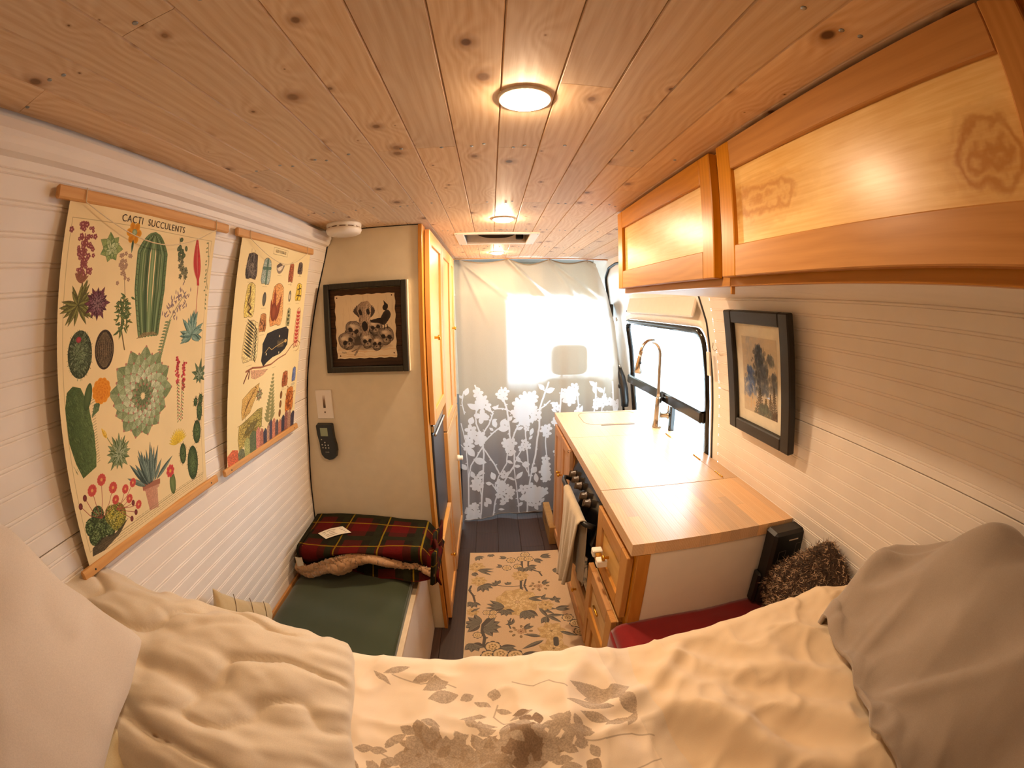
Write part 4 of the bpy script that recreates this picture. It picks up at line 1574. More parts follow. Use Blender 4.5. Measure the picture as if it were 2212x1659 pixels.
rough_slab(.066, .074, .028, .036, '3a332f', '544a42'); scrib(.066, .074, .028, .036, '8a7d6c', 30)
rough_slab(.149, .084, .026, .038, '8b9a8e', 'a9b3a2'); C2.line([(.15, .05), (.152, .118)], .010, '4c6a58', .8); C2.line([(.130, .075), (.172, .073)], .009, '4c6a58', .8)
C2.leaf(.208, .062, .5, .058, .034, '6b5a4c', '8f7d6a', bend=-1.2); C2.leaf(.215, .070, .2, .048, .014, 'e0ccaa', bend=-1.2)
rough_slab(.323, .076, .018, .032, '9a4f30', 'b97048'); scrib(.323, .076, .018, .032, '5e2c1a', 14)
rough_slab(.390, .056, .018, .020, '5a4a44', '7a685c'); scrib(.39, .056, .018, .02, '2f2622', 16)
rough_slab(.076, .169, .025, .048, 'd9bf62', 'e3cf86'); C2.line([(.07, .13), (.075, .15), (.066, .175), (.085, .19), (.072, .2), (.09, .21)], .005, '5a4528'); scrib(.073, .165, .015, .03, '5a4528', 16)
C2.ell(.154, .165, .011, .021, '6a665a', '4a463e')
rough_slab(.245, .186, .044, .066, 'cf8a4c', 'dba66a')
for k in range(7): C2.leaf(.235 + rnd.uniform(-.02, .015), .235, -PI / 2 + rnd.uniform(-.35, .45), rnd.uniform(.06, .11), .02, rnd.choice(['8a4224', 'a4542e', '9a4a28']), '7a381e')
C2.ell(.225, .205, .020, .028, '9a4f2c', '6f3218')
C2.ell(.333, .154, .010, .019, '8d8272', '5c5448'); C2.ell(.333, .156, .005, .009, 'cabb9c')
rough_slab(.400, .140, .022, .030, 'd8b23a', 'e2c456'); C2.line([(.40, .115), (.405, .145), (.395, .165)], .005, '4a3a20'); C2.line([(.39, .13), (.415, .125)], .004, '4a3a20'); C2.line([(.388, .15), (.42, .152)], .004, '4a3a20')
rough_slab(.160, .236, .020, .027, 'c98f58', 'a06a3c'); scrib(.160, .242, .018, .02, '4a2c1a', 18)
rough_slab(.339, .226, .014, .030, '9a9468', 'b5ae82')
for k in range(4): C2.ell(.338 + (k % 2) * .004, .206 + k * .013, .006, .005, '3f4426')
rough_slab(.418, .268, .019, .070, 'dca47a', 'e5b891')
C2.line([(.418, .205), (.42, .33)], .002, 'a03a30')
for k in range(9):
    for sx in (-1, 1): C2.leaf(.418, .215 + k * .013, -PI / 2 + sx * 1.0, .016, .009, 'b8403a')
rough_slab(.100, .288, .040, .058, 'dcc488', 'e4d09a')
for k in range(11):
    C2.leaf(.118 - k * .001, .245 + k * .009, PI + .5, .055, .006, '4a4630')
    C2.leaf(.118, .245 + k * .009, .55 + .3, .024, .005, '4a4630')
C2.line([(.118, .24), (.112, .34)], .003, '3a3826')
C2.poly([(.17, .30), (.195, .270), (.25, .262), (.33, .256), (.352, .268), (.352, .318), (.335, .332), (.30, .345), (.245, .350), (.205, .362), (.185, .372), (.168, .352), (.172, .325)], '2b2826', 1, .2)
C2.line([(.19, .33), (.215, .315), (.235, .325), (.26, .318), (.33, .306)], .0022, 'c9a868')
for k in range(12): C2.line([(.275 + k * .004, .300 + rnd.uniform(-.004, .004)), (.277 + k * .004, .322)], .0012, 'c9a868', .8)
for x, y in ((.200, .335), (.285, .285), (.290, .340)): C2.ell(x, y, .004, .004, 'bfae86')
C2.ell(.335, .305, .010, .006, 'c9a868')
pts = [(.085, .372), (.12, .366), (.17, .372), (.238, .372), (.29, .360), (.345, .352), (.39, .325), (.43, .312), (.452, .322), (.440, .345), (.425, .35)]
C2.line(pts, .006, '8d5238', .9, wd2=.0015)
C2.poly([(.11, .372), (.16, .378), (.22, .384), (.19, .398), (.14, .404), (.115, .396)], 'c99a78', .9, .3)
C2.line([(.10, .372), (.085, .39), (.076, .404)], .005, '6e3c28'); C2.line([(.105, .375), (.100, .395)], .005, '6e3c28')
fern(.251, .573, -PI / 2 + .06, .168, .044, '8f8a5a', 13, '7a7044', .015)
C2.leaf(.235, .590, -.6, .05, .016, '6f6a48')
C2.poly([(.073, .452), (.12, .430), (.168, .420), (.16, .45), (.135, .478), (.118, .502), (.075, .515), (.07, .49)], 'c9a45e', 1, .3, edge=('6b5234', .0012))
for k in range(9): C2.line([(.085 + k * .007, .500 - k * .009), (.105 + k * .006, .465 - k * .004)], .0026, '6b4a24', .8)
C2.rosette(.171, .458, .022, 8, 2, '8a8a5c', 'a05a44', edge=('3a3222', .001), wd=.5)
rough_slab(.356, .441, .022, .027, 'a85c34', 'bd7a4c'); scrib(.356, .441, .02, .025, '5e2c18', 26)
rough_slab(.427, .436, .014, .026, '5a6a9a', '7a88b0'); C2.ell(.425, .472, .016, .006, 'cfc09a')
rough_slab(.405, .526, .030, .045, 'c8702c', 'd68a44'); scrib(.405, .526, .028, .042, '6e2f14', 40, .0024)
for x, y in ((.335, .494), (.334, .527), (.332, .559)): C2.ell(x, y, .009, .014, '8a5a2c', '5a3418')
C2.poly([(.060, .530), (.12, .515), (.165, .503), (.196, .505), (.196, .565), (.15, .585), (.10, .595), (.062, .608), (.055, .57)], 'b5a058', 1, .5, c2='968a4c', edge=('5a4a28', .0014))
C2.poly([(.09, .555), (.14, .535), (.172, .540), (.14, .562), (.10, .572)], '77704a', .9, .3)
scrib(.125, .555, .06, .03, '6e6030', 50, .0016)
# caption ticks
for x, y in ((.066, .118), (.149, .128), (.236, .09), (.323, .115), (.39, .084), (.076, .226), (.154, .192), (.245, .262), (.333, .18), (.40, .178), (.16, .272), (.339, .264), (.418, .348), (.1, .356), (.26, .385), (.356, .478), (.427, .482), (.27, .6)):
    C2.line([(x - .014, y), (x + .014, y)], .0009, '9a8660', .7)
# strata band
xs = [0, .055, .09, .12, .16, .185, .21, .235, .255, .275, .30, .325, .35, .375, .40, .425, .46]
cs_ = ['d06a4a', '6f7358', 'a5a86a', '5f6a4c', 'c98070', 'a86a58', '3c3c4c', 'b08a70', '4a4458', 'c07a60', '5a4c50', 'b4745c', '3a3646', '8c5a50', 'a88068', '3f3a4a']
for k in range(len(cs_)):
    y0_ = .575 + .010 * math.sin(k * 1.3) + .02 * (1 if k < 2 else 0)
    C2.poly([(xs[k], y0_ + .008), ((xs[k] + xs[k + 1]) / 2, y0_ - .004), (xs[k + 1], y0_ + .006), (xs[k + 1] + .006, .64), (xs[k] + .004, .64)], cs_[k], .95, .3)
C2.line([(.176, .008), (.276, .008), (.276, .028), (.176, .028), (.176, .008)], .001, '8d7a55')
c2t, _ = chart('wall_chart', 'cream chart of painted fossils and rock layers on wooden rods beside the cabinet', C2, .957, .455, (-.650, 1.772), (-.770, 1.14), (.925, 1.422), (.922, 1.430), 'fossil_chart_print')
text_geo('LES FOSSILES', .0125, on_chart((-.650, 1.772), (-.770, 1.14), .957, .226, .018), 1.05).build('lettering', INK, c2t, recalc=False)

# ------------------------------------------------------------------ kitchen run on the right
CX = .405       # cabinet front plane
du = thing('drawer_cabinet', 'maple drawer cabinet with three drawers and white end panel next to the bed', 'cabinet', (.65, 1.15, 0))
MB().box(CX, CX + .018, .968, 1.350, .05, .858, .001).build('face_frame', HONEY_Z, du)
MB().box(CX, CX + .040, .950, .968, .0, .858, .001).build('end_post', HONEY_Z, du)
MB().box(CX + .0405, .955, .953, .967, .0, .858, .001).build('end_panel', WHITE, du, 'white painted end panel')
MB().box(CX + .02, .96, 1.336, 1.350, 0, .858).build('side', HONEY_Z, du)
MB().box(CX + .02, CX + .04, .968, 1.35, 0, .05).build('plinth', HONEY_Y, du)
mt2 = (wood('maple_front_rail', 'c99558', 'a8733b', 'Y', ring=.012, tint=.04), wood('maple_front_stile', 'c99558', 'a8733b', 'Z', ring=.012, tint=.04), wood('birch_front_panel', 'd9b47c', 'b98d52', 'Y', ring=.03, swirl=.04, tint=.04, fine=.15))
for k, (z0, z1, xo) in enumerate(((.588, .832, 0), (.325, .572, -.022), (.068, .315, 0))):
    d = shaker(du, ((CX - .001 + xo, .978, z0), (0, 1, 0), (0, 0, 1), (-1, 0, 0)), .358, z1 - z0, st_=.062, th=.021, mats=mt2, name='drawer', rail=.058)
    if xo:
        MB().box(CX + xo, CX + .002, .995, 1.32, z0 + .02, z1 - .02).build('drawer_box', BIRCH_Y, d)
    if k == 1:
        MB().tube([(CX - .045, 1.14, .455), (CX - .045, 1.20, .455)], .005, 10).build('pull_handle', BRASS, d)
    else:
        knob(d, (CX - .021, 1.165, (z0 + z1) / 2), (-1, 0, 0), name='knob')
# white baby latch on the top drawer
lt = thing('drawer_latch', 'pair of white plastic blocks with tan strap clipped on the top drawer knob', 'latch', (CX - .03, 1.20, .70))
MB().box(.345, .382, 1.158, 1.192, .672, .700, .003).build('block', WPLAST, lt)
MB().box(.345, .382, 1.226, 1.258, .672, .700, .003).build('block', WPLAST, lt)
MB().box(.352, .375, 1.190, 1.228, .678, .694, .002).build('strap', BRASS, lt)

# stove
sv = thing('stove', 'black enamel stove with five brown knobs set under the folding counter flap', 'stove', (.65, 1.64, .3))
y0, y1 = 1.366, 1.915
MB().box(CX + .012, .90, y0, y1, .300, .855, .004).build('body', GLOSSBLK, sv)
PN = ((.372, y0, .622), (0, 1, 0), (.22, 0, .975), (-.975, 0, .22))
MB().fbox(PN, 0, y1 - y0, 0, .205, -.03, 0, .004).build('control_panel', GLOSSBLK, sv)
MB().fbox(PN, .004, y1 - y0 - .004, .203, .209, -.028, .003, .001).build('chrome_strip', STEEL, sv)
kb = plain('brown_knob', '4a3a2c', .25, noise=.1)
for q in (.165, .235, .345, .415, .485):
    c = np.array(PN[0]) + np.array(PN[1]) * q + np.array(PN[2]) * .120
    kk = MB().lathe(tuple(c), PN[3], [(.021, 0), (.021, .006), (.017, .008), (.016, .026), (.013, .029)], 20).build('knob', kb, sv)
    MB().fbox((tuple(c), PN[1], PN[2], PN[3]), -.004, .004, -.017, .017, .008, .032, .002).build('knob_grip', kb, kk)
MB().box(.392, .418, y0 + .004, y1 - .004, .318, .632, .006).build('oven_door', GLOSSBLK, sv)
MB().box(.3895, .393, y0 + .08, y1 - .08, .38, .56, .002).build('oven_window', plain('dark_oven_glass', '1d1a1a', .05), sv)
MB().box(.40, .43, y0, y1, .855, .858).build('top_lip', BLACK, sv)
hz, hx_ = .715, .340
MB().tube([(.392, y0 + .03, hz - .018), (.37, y0 + .028, hz - .006), (.350, y0 + .034, hz), (hx_, y0 + .07, hz), (hx_, y1 - .07, hz), (.350, y1 - .034, hz), (.37, y1 - .028, hz - .006), (.392, y1 - .03, hz - .018)], .0115, 12).build('handle', BLACK, sv)
hook = MB()
hook.tube([(.375 + .008 * math.cos(a), 1.905, .842 + .008 * math.sin(a)) for a in np.linspace(-.5, 4.4, 14)], .0015, 6)
hook.build('lid_hook', STEEL, sv)

# towel on the oven handle
tw = MB()


def towel(u, v):
    # v: 0 front bottom .. 1 back bottom, draped over the handle
    L1, L2 = .47, .34
    s_ = v * (L1 + L2)
    y = 1.405 + .35 * u
    wob = .010 * np.sin(u * 17 + 1) + .006 * np.sin(u * 31)
    fl_ = np.clip((L1 - s_) / L1, 0, 1)
    front = s_ < L1 - .02
    back = s_ > L1 + .02
    ang = np.clip((s_ - (L1 - .02)) / .04, 0, 1) * PI
    x = hx_ - .0155 * np.cos(ang)
    z = hz + .0155 * np.sin(ang)
    z = np.where(front, hz - (L1 - .02 - s_), z)
    x = np.where(front, hx_ - .0155 - fl_ * .022 - wob * (fl_ * 1.5 + .15), x)
    z = np.where(back, hz - (s_ - L1 - .02), z)
    x = np.where(back, hx_ + .0155 + wob * .5, x)
    y = y + (.5 - u) * .10 * fl_ * front - .02 * fl_
    return x, y, z + .008 * np.sin(u * 9) * (front * fl_) + .12 * (1 - u) * fl_ * front


tw.grid(towel, 44, 70)
o = tw.build('dish_towel', TOWEL, recalc=False)
sm = o.modifiers.new('thickness', 'SOLIDIFY'); sm.thickness = .004; sm.offset = 0
tag(o, 'beige terry dish towel hanging over the stove handle', 'towel')

# drawer / kick unit under the stove and the sink cabinet beyond
bs = thing('base_cabinet', 'maple base front below the stove with one brass knob', 'cabinet', (.65, 1.64, 0))
MB().box(CX, CX + .018, 1.352, 1.925, .045, .298, .001).build('face_frame', HONEY_Z, bs)
d = shaker(bs, ((CX - .001, 1.365, .06), (0, 1, 0), (0, 0, 1), (-1, 0, 0)), .545, .225, st_=.05, th=.018, mats=mt2)
knob(d, (CX - .02, 1.62, .20), (-1, 0, 0))
MB().box(CX + .02, .9, 1.352, 1.925, 0, .29).build('body', HONEY_Y, bs)
sk = thing('sink_cabinet', 'maple base cabinet with two upright doors under the sink end of the counter', 'cabinet', (.65, 2.2, 0))
MB().box(CX, CX + .018, 1.927, 2.452, .0, .858, .001).build('face_frame', HONEY_Z, sk)
MB().box(CX + .019, .95, 2.437, 2.452, 0, .858).build('side', HONEY_Z, sk)
mt3 = (wood('cool_maple_rail', 'c49a74', 'a77b58', 'Y', ring=.012, tint=.04), wood('cool_maple_stile', 'c49a74', 'a77b58', 'Z', ring=.012, tint=.04), wood('cool_maple_panel', 'd2a884', 'b58a66', 'Z', ring=.02, tint=.04))
for a, b in ((1.938, 2.186), (2.192, 2.440)):
    d = shaker(sk, ((CX - .001, a, .075), (0, 1, 0), (0, 0, 1), (-1, 0, 0)), b - a, .755, st_=.052, th=.02, mats=mt3)
    knob(d, (CX - .021, 2.168 if a < 2 else 2.212, .60), (-1, 0, 0), r=.009)

# counter top: butcher block
ct_ = thing('countertop', 'glossy butcher block counter top in two lengths with brass hinges', 'countertop', (.68, 1.7, .86))
ZT0, ZT1 = .860, .900


def board(x0, x1, y0, y1, nm):
    m = MB().box(x0 + .001, x1 - .001, y0 + .001, y1 - .001, ZT0 + .001, ZT1 - .003)
    bd = m.build(nm, BUTCHER, ct_)
    n = max(1, round((x1 - x0) / .037))
    wd = (x1 - x0) / n
    for i in range(n):
        ys = [y0]
        y = y0 + rnd.uniform(.15, .5)
        while y < y1 - .1:
            ys.append(y)
            y += rnd.uniform(.3, .6)
        ys.append(y1)
        for a, b in zip(ys[:-1], ys[1:]):
            MB().box(x0 + i * wd + .00003, x0 + (i + 1) * wd - .00003, a + .00003, b - .00003, ZT0, ZT1, .00025).build('stave', BUTCHER, bd)
    return bd


board(.383, .972, .950, 1.322, 'near_board')
board(.383, .903, 1.3255, 1.948, 'stove_flap')
board(.9055, .972, 1.3235, 2.452, 'back_strip')
board(.383, .903, 1.9505, 2.452, 'sink_board')
for a in (1.372, 1.575, 1.905):
    h = MB()
    for k in range(4):
        h.lathe((.9045, a - .034 + k * .017, .9015), (0, 1, 0), [(.0034, 0), (.0034, .0145)], 10)
    h.build('hinge', BRASS, ct_, 'brass piano hinge')
# sink cover outline with finger slot
so = rrect(.515, .885, 2.165, 2.42, .06)
sc_ = MB().tube([(y, z, .9002) for y, z in so], .0011, 5, closed=True)
o = sc_.build('sink_cover_seam', plain('dark_seam', '6b3f20', .8), ct_)
MB().box(.600, .800, 2.138, 2.152, .8998, .9008, .0003).build('finger_slot', plain('slot_shadow', '5a2c18', .8), ct_)

# tap
fc = thing('tap', 'brushed nickel pull-down kitchen tap with tall arched spout on the counter', 'tap', (.905, 2.067, .9))
MB().lathe((.905, 2.067, .900), (0, 0, 1), [(.027, 0), (.027, .012), (.024, .016), (.021, .05), (.0195, .11), (.017, .165), (.0135, .172)], 28).build('body', STEEL, fc)
arch = [(.905, 2.067, z) for z in np.linspace(1.06, 1.30, 8)] + [(.847 + .058 * math.cos(a), 2.067, 1.305 + .072 * math.sin(a)) for a in np.linspace(.1, PI - .15, 16)]
MB().tube(arch, .0128, 14).build('spout', STEEL, fc)
MB().tube([(.7905, 2.067, 1.318), (.786, 2.067, 1.29), (.779, 2.067, 1.25), (.774, 2.067, 1.205)], [.0135, .016, .019, .021], 16).build('spray_head', STEEL, fc)
MB().lathe((.7805, 2.055, 1.262), (-.25, -1, .05), [(.008, 0), (.007, .008)], 12).build('spray_button', BLACK, fc)
MB().lathe((.918, 2.060, .968), (.9, -.35, .05), [(.0145, 0), (.0145, .035), (.022, .040), (.023, .052), (.014, .060)], 18).build('valve', STEEL, fc)
MB().tube([(.962, 2.045, .972), (.960, 2.044, 1.02), (.952, 2.047, 1.062)], [.008, .0065, .008], 10).build('lever', STEEL, fc)

# power pack hung on the end of the counter
pp = thing('power_station', 'black plastic power pack with outlet outlines strapped upright at the counter end', 'power pack', (.93, .93, .60))
PF = ((.853, .936, .893), (1, 0, 0), (.03, 0, -.9995), (0, -1, 0))
MB().fbox(PF, 0, .150, 0, .285, -.012, .052, .010).build('case', plain('matte_black_case', '0e0d0d', .45), pp)
MB().fbox(PF, -.012, .05, .165, .292, -.012, .030, .008).build('side_module', BLACK, pp)
MB().fbox(PF, .072, .116, .225, .330, -.010, .034, .006).build('foot', BLACK, pp)
ln = plain('grey_outline_print', '6a625a', .6)
for a, b, c, d in ((.100, .135, .050, .088), (.096, .131, .090, .128), (.090, .122, .15, .19), (.030, .060, .07, .105), (.026, .056, .108, .14)):
    m = MB()
    for q in ((a, b, c, c + .001), (a, b, d - .001, d), (a, a + .001, c, d), (b - .001, b, c, d)):
        m.fbox(PF, *q, .0515, .0526)
    m.build('outlet_outline', ln, pp)
MB().fbox(PF, .062, .102, .030, .034, .0515, .0528).build('badge', plain('pale_badge', 'cbbba6', .5), pp)
MB().fbox(PF, .004, .020, .262, .266, .0295, .0308).build('badge', plain('pale_badge_small', '9c8f80', .5), pp)

# ------------------------------------------------------------------ door furniture near the curtain
dc = thing('door_catch', 'small black rubber door buffer on the white edge beside the curtain', 'catch', (.86, 2.98, 1.5))
MB().box(float(xr(1.53)) - .035, float(xr(1.53)) - .002, 2.90, 2.96, 1.48, 1.575, .006).build('block', RUBBER, dc)
sbt = thing('grab_handle', 'black plastic lower door handle bracket left of the van window', 'handle', (.93, 2.7, .9))
MB().tube([(.90, 2.80, 1.14), (.915, 2.77, 1.06), (.925, 2.74, .98), (.930, 2.72, .90), (.93, 2.72, .86)], [.012, .026, .030, .028, .026], 10).build('bracket', BLACK, sbt)
MB().lathe((.905, 2.755, 1.0), (-1, -.3, 0), [(.016, 0), (.018, .012), (.010, .018)], 14).build('release_knob', BLACK, sbt)
hk = MB().tube([(.885 - .0, 1.468 + .018 * math.cos(a), 1.405 + .014 * math.sin(a)) for a in np.linspace(-2.8, .6, 12)] + [(.895, 1.50, 1.42)], .0022, 6).build('wall_hook', STEEL)
tag(hk, 'thin silver wire hook on the white pillar right of the van window', 'hook')
mtb = MB().fbox(((.9, 1.525, 1.28), (0, 1, 0), (-.12, 0, 1), (-1, 0, 0)), -.012, .012, 0, .10, -.004, .004, .001)
o = mtb.build('strike_plate', WPLAST); tag(o, 'narrow white strike plate on the door pillar below the wire hook', 'plate')

# brown carton on the floor
cbx = thing('cardboard_carton', 'brown printed cardboard carton on the dark floor at the curtain end of the kitchen', 'box', (.37, 2.5, 0))
m = MB().box(.352, .398, 2.36, 2.74, .0005, .135, .002)
m.build('carton', plain('kraft_card', '94703f', .85, noise=.1), cbx)
text_geo('FISH', .05, lambda x, y: (.3515, 2.56 - x, .075 + y)).build('lettering', INK, cbx, recalc=False)
MB().box(.3513, .3525, 2.40, 2.70, .120, .128).build('tape', plain('pale_tape', 'd9c5a0', .4), cbx)

# ------------------------------------------------------------------ rug
RC = Cv(.60, 1.50, 1300, 'cdb292', x0=-.175, y0=-2.285)   # canvas y = -world y
RC.a[..., :3] *= (1 - .06 * vnoise(*np.meshgrid(np.linspace(0, 400, RC.w), np.linspace(0, 900, RC.h)), 3)[..., None])
DK, DK2, TN, TN2 = '57524c', '6f6a60', 'bda274', 'a98d60'


def R(x, y): return (x, -y)


def rleaf(x, y, a, L, wd, n=1, sp=.5):
    for k in range(n):
        aa = a + (k - (n - 1) / 2) * sp
        RC.leaf(x, -y, -aa, L, wd, DK, DK2, rib='8a8274', edge=('46423d', .0012))


def rosefl(x, y, r):
    RC.flower(x, -y, r * 1.15, 8, DK, DK)
    RC.ell(x, -y, r * .95, r * .9, 'd9bf98', 'c2a77e')
    RC.flower(x, -y, r * .62, 7, 'b49a70', '8a7656')
    RC.flower(x, -y, r * .42, 5, 'd8be96', 'c9ad80', None)
    RC.ell(x, -y, r * .14, r * .14, '7a684c')


def tanfl(x, y, r, n=7):
    for ly in range(3):
        rr = r * (1 - ly * .27)
        for k in range(n):
            a = 2 * PI * (k + ly * .4) / n
            RC.leaf(x, -y, a, rr, rr * .62, ['b4986a', 'c0a578', 'ccb287'][ly], ['c6ac80', 'b3976a', 'c0a578'][ly], edge=('94794e', .001), blunt=1.5)
    for k in range(5):
        a = -PI / 2 + (k - 2) * .45
        RC.line([(x, -y), (x + .012 * math.cos(a), -y + .012 * math.sin(a))], .0016, '5a4a34')


def stem(pts, wd=.012):
    RC.line([R(*p) for p in pts], wd, DK)
    for p in pts[1:-1]:
        RC.ell(p[0] + .006, -p[1], wd * .7, wd * .35, DK)


stem([(.197, 2.19), (.19, 2.12), (.20, 2.07)], .011)
stem([(.155, 2.19), (.15, 2.09), (.135, 1.972), (.130, 1.90), (.141, 1.86), (.150, 1.835)], .014)
stem([(.165, 1.98), (.150, 1.92), (.165, 1.86)], .010)
stem([(.130, 1.92), (.08, 1.915), (.023, 1.925), (-.02, 1.94)], .006)
stem([(.205, 2.08), (.25, 2.05), (.262, 2.01)], .010)
for x, y in ((.181, 2.245), (.088, 2.188), (.155, 2.199), (.200, 2.196)): rosefl(x, y, .028)
for x, y in ((.058, 2.106), (.125, 2.116)): rosefl(x, y, .026)
rleaf(.19, 2.11, -.9, .055, .03, 4, .7); rleaf(.16, 2.10, -2.4, .05, .028, 3, .6)
rleaf(.235, 2.19, -.7, .06, .03, 2, .5); rleaf(.06, 2.215, 2.9, .05, .022, 2, .5); rleaf(.03, 2.12, 2.8, .04, .02, 2, .8)
rleaf(.0, 1.945, 2.4, .04, .02, 4, .8); rleaf(.06, 1.935, 1.7, .03, .018, 3, .7)
rleaf(.275, 2.215, .1, .07, .026, 3, .35); rleaf(.335, 2.05, .2, .04, .02, 3, .7)
rleaf(-.13, 2.24, -.9, .05, .02, 4, .5); rleaf(-.04, 2.26, -1.5, .03, .02, 4, .6)
tanfl(-.127, 2.121, .055); rleaf(-.12, 2.09, -.25, .10, .02, 3, .35); rleaf(-.15, 2.06, -.8, .04, .03, 2)
tanfl(-.111, 1.977, .050); rleaf(-.09, 1.94, -1.0, .07, .028, 5, .5)
stem([(-.155, 1.93), (-.165, 1.89), (-.14, 1.84), (-.13, 1.79)], .012)
rleaf(-.14, 1.78, -1.7, .05, .022, 5, .6); tanfl(-.14, 1.70, .035); rleaf(-.15, 1.70, .6, .06, .014, 1)
tanfl(.134, 2.021, .052, 8)
# peony
for ly in range(6):
    rr = .112 * (1 - ly * .15)
    for k in range(9):
        a = 2 * PI * (k + ly * .37) / 9
        RC.leaf(.102 + .25 * rr * math.cos(a), -1.775 + .22 * rr * math.sin(a), a, rr * .85, rr * .75, ['b59a6c', 'c4aa7c', 'b79c6e', 'cdb489', 'c0a578', 'd4bd95'][ly], ['c6ac80', 'b59a6c', 'c9af84', 'bca173', 'd0b88e', 'c4aa7c'][ly], edge=('8d7349', .0012), blunt=1.8)
rleaf(.165, 1.80, -.1, .08, .02, 2, .5); rleaf(.03, 1.735, 3.0, .10, .03, 4, .35); rleaf(.035, 1.71, -1.5, .05, .028, 5, .6)
rleaf(.148, 1.70, -1.45, .075, .04, 5, .35); rleaf(.215, 1.72, -.7, .10, .022, 3, .45); rleaf(.245, 1.64, -1.9, .06, .03, 2, .5); rleaf(.25, 1.65, -.4, .09, .022, 2, .7)
tanfl(.252, 1.735, .045); rleaf(.235, 1.79, .5, .05, .018, 2, .9); rleaf(.309, 1.775, .9, .035, .022, 4, 1.2); rleaf(.30, 1.700, .0, .08, .03, 2, .35)
for cx, cy in ((.235, 1.909), (.105, 1.538)):
    for k in range(9): RC.leaf(cx + rnd.uniform(-.03, .03), -cy + rnd.uniform(-.02, .02), rnd.uniform(0, 6.28), .022, .010, '94795a', edge=('6a5844', .001))
    for k in range(8):
        a = k * .8
        RC.ell(cx + .05 * math.cos(a), -cy + .038 * math.sin(a), .010, .007, '8a7658', '6a5a48', rot=a)
    RC.flower(cx, -cy, .022, 8, 'c9a988', '9a7c60', '7a5c48')
    rleaf(cx + .02, cy + .02, .6, .05, .02, 2, .6)
# left branch
stem([(-.03, 1.66), (-.06, 1.64), (-.084, 1.60), (-.088, 1.55), (-.075, 1.50), (-.08, 1.45), (-.05, 1.40), (-.02, 1.38)], .016)
for x, y in ((-.066, 1.694), (-.029, 1.693), (-.036, 1.660)): rosefl(x, y, .019)
rosefl(-.11, 1.52, .022)
rleaf(-.10, 1.60, 2.9, .085, .042, 5, .5); rleaf(-.075, 1.585, -.1, .085, .045, 5, .5)
for x, y in ((-.036, 1.436), (-.056, 1.375), (.0, 1.385), (.068, 1.372)): rosefl(x, y, .036)
rleaf(.0, 1.43, -.1, .075, .034, 2, .3); rleaf(.10, 1.372, .0, .085, .032, 2, .3); rleaf(-.13, 1.46, -1.4, .06, .04, 4, .6)
stem([(.06, 1.64), (.045, 1.60), (.055, 1.565)], .008)
rleaf(.07, 1.60, 2.4, .04, .014, 3, .9)
tanfl(.257, 1.524, .075); tanfl(.252, 1.399, .075)
rleaf(.20, 1.495, 2.9, .085, .022, 1); rleaf(.21, 1.465, 3.6, .12, .024, 1); rleaf(.30, 1.52, -.5, .09, .022, 1); stem([(.272, 1.47), (.268, 1.43)], .026)
for x, y in ((.354, 1.620), (.386, 1.571), (.397, 1.506)): rosefl(x, y, .028)
for k in range(14):
    y = 1.30 - .55 * rnd.random()
    x = rnd.uniform(-.15, .38)
    if k % 2: tanfl(x, y, .05)
    else: rleaf(x, y, rnd.uniform(0, 6), .07, .03, 4, .5)
ru = thing('rug', 'beige floral runner rug on the dark floor between bench and kitchen', 'rug', (.12, 1.5, 0))
rgm = picture_mat('floral_rug_print', RC, .95, .5)
m = MB()
m.grid(lambda u, v: (-.173 + .595 * u, .79 + 1.493 * v, .0045 + .0012 * vnoise(u * 9, v * 20, 2)), 30, 60, uv=lambda u, v: ((u * .595 + .002) / .60, (.79 + 1.493 * v - .785) / 1.50))
m.build('pile', rgm, ru, recalc=False)
bd_ = plain('rug_binding', 'd9c6a4', .9)
m = MB()
m.tube([(-.173, .79, .003), (-.173, 2.283, .003), (.422, 2.283, .003), (.422, .79, .003)], .0032, 6, closed=True)
m.build('binding', bd_, ru)

# ------------------------------------------------------------------ bench on the left
bn = thing('storage_bench', 'white storage bench box with oak edge along the left wall', 'bench', (-.6, 1.1, 0))
MB().box(-.348, -.330, .60, 1.574, 0, .455, .002).build('front_panel', WHITE, bn)
MB().box(-.36, -.326, .60, 1.574, .455, .470, .002).build('front_edge', plain('pale_edge', 'd9c4a4', .5), bn)
MB().box(-.842, -.361, .60, 1.574, .43, .452).build('lid', WHITE, bn)
MB().box(-.846, -.835, .60, 1.574, .452, .515, .001).build('back_edge', HONEY_Y, bn)
cs = thing('bench_cushion', 'flat dark green woven bench cushion with piped edges', 'cushion', (-.6, 1.1, .455))
m = MB()


def cush(u, v):
    x = -.833 + .489 * u
    y = .60 + .972 * v
    e = np.minimum(np.minimum(u, 1 - u) * .508, np.minimum(v, 1 - v) * .972)
    z = .500 + .030 * (1 - np.exp(-e / .03)) + .003 * fbm(u * 5, v * 9, 2) + .0015 * np.sin(v * 40 + u * 5)
    return x, y, z


m.grid(cush, 40, 60)
o2_ = m.build('cover', GREEN, cs, recalc=False)
MB().box(-.833, -.344, .60, 1.572, .456, .502, .010).build('side_band', GREEN, cs)
MB().tube([(-.344, .60, .503), (-.344, 1.572, .503)], .0045, 8).build('piping', GREEN, cs)

# ------------------------------------------------------------------ plaid blanket
pl_ = Mt('red_tartan_fleece')
sx = pl_.n('ShaderNodeSeparateXYZ'); pl_.l(pl_.n('ShaderNodeTexCoord').outputs['UV'], sx.inputs[0])


def band(src, per, off, wdt):
    f = pl_.math('FRACT', pl_.math('MULTIPLY_ADD', src, 1 / per, off))
    return pl_.math('LESS_THAN', pl_.math('ABSOLUTE', pl_.math('SUBTRACT', f, .5)), wdt / per / 2)


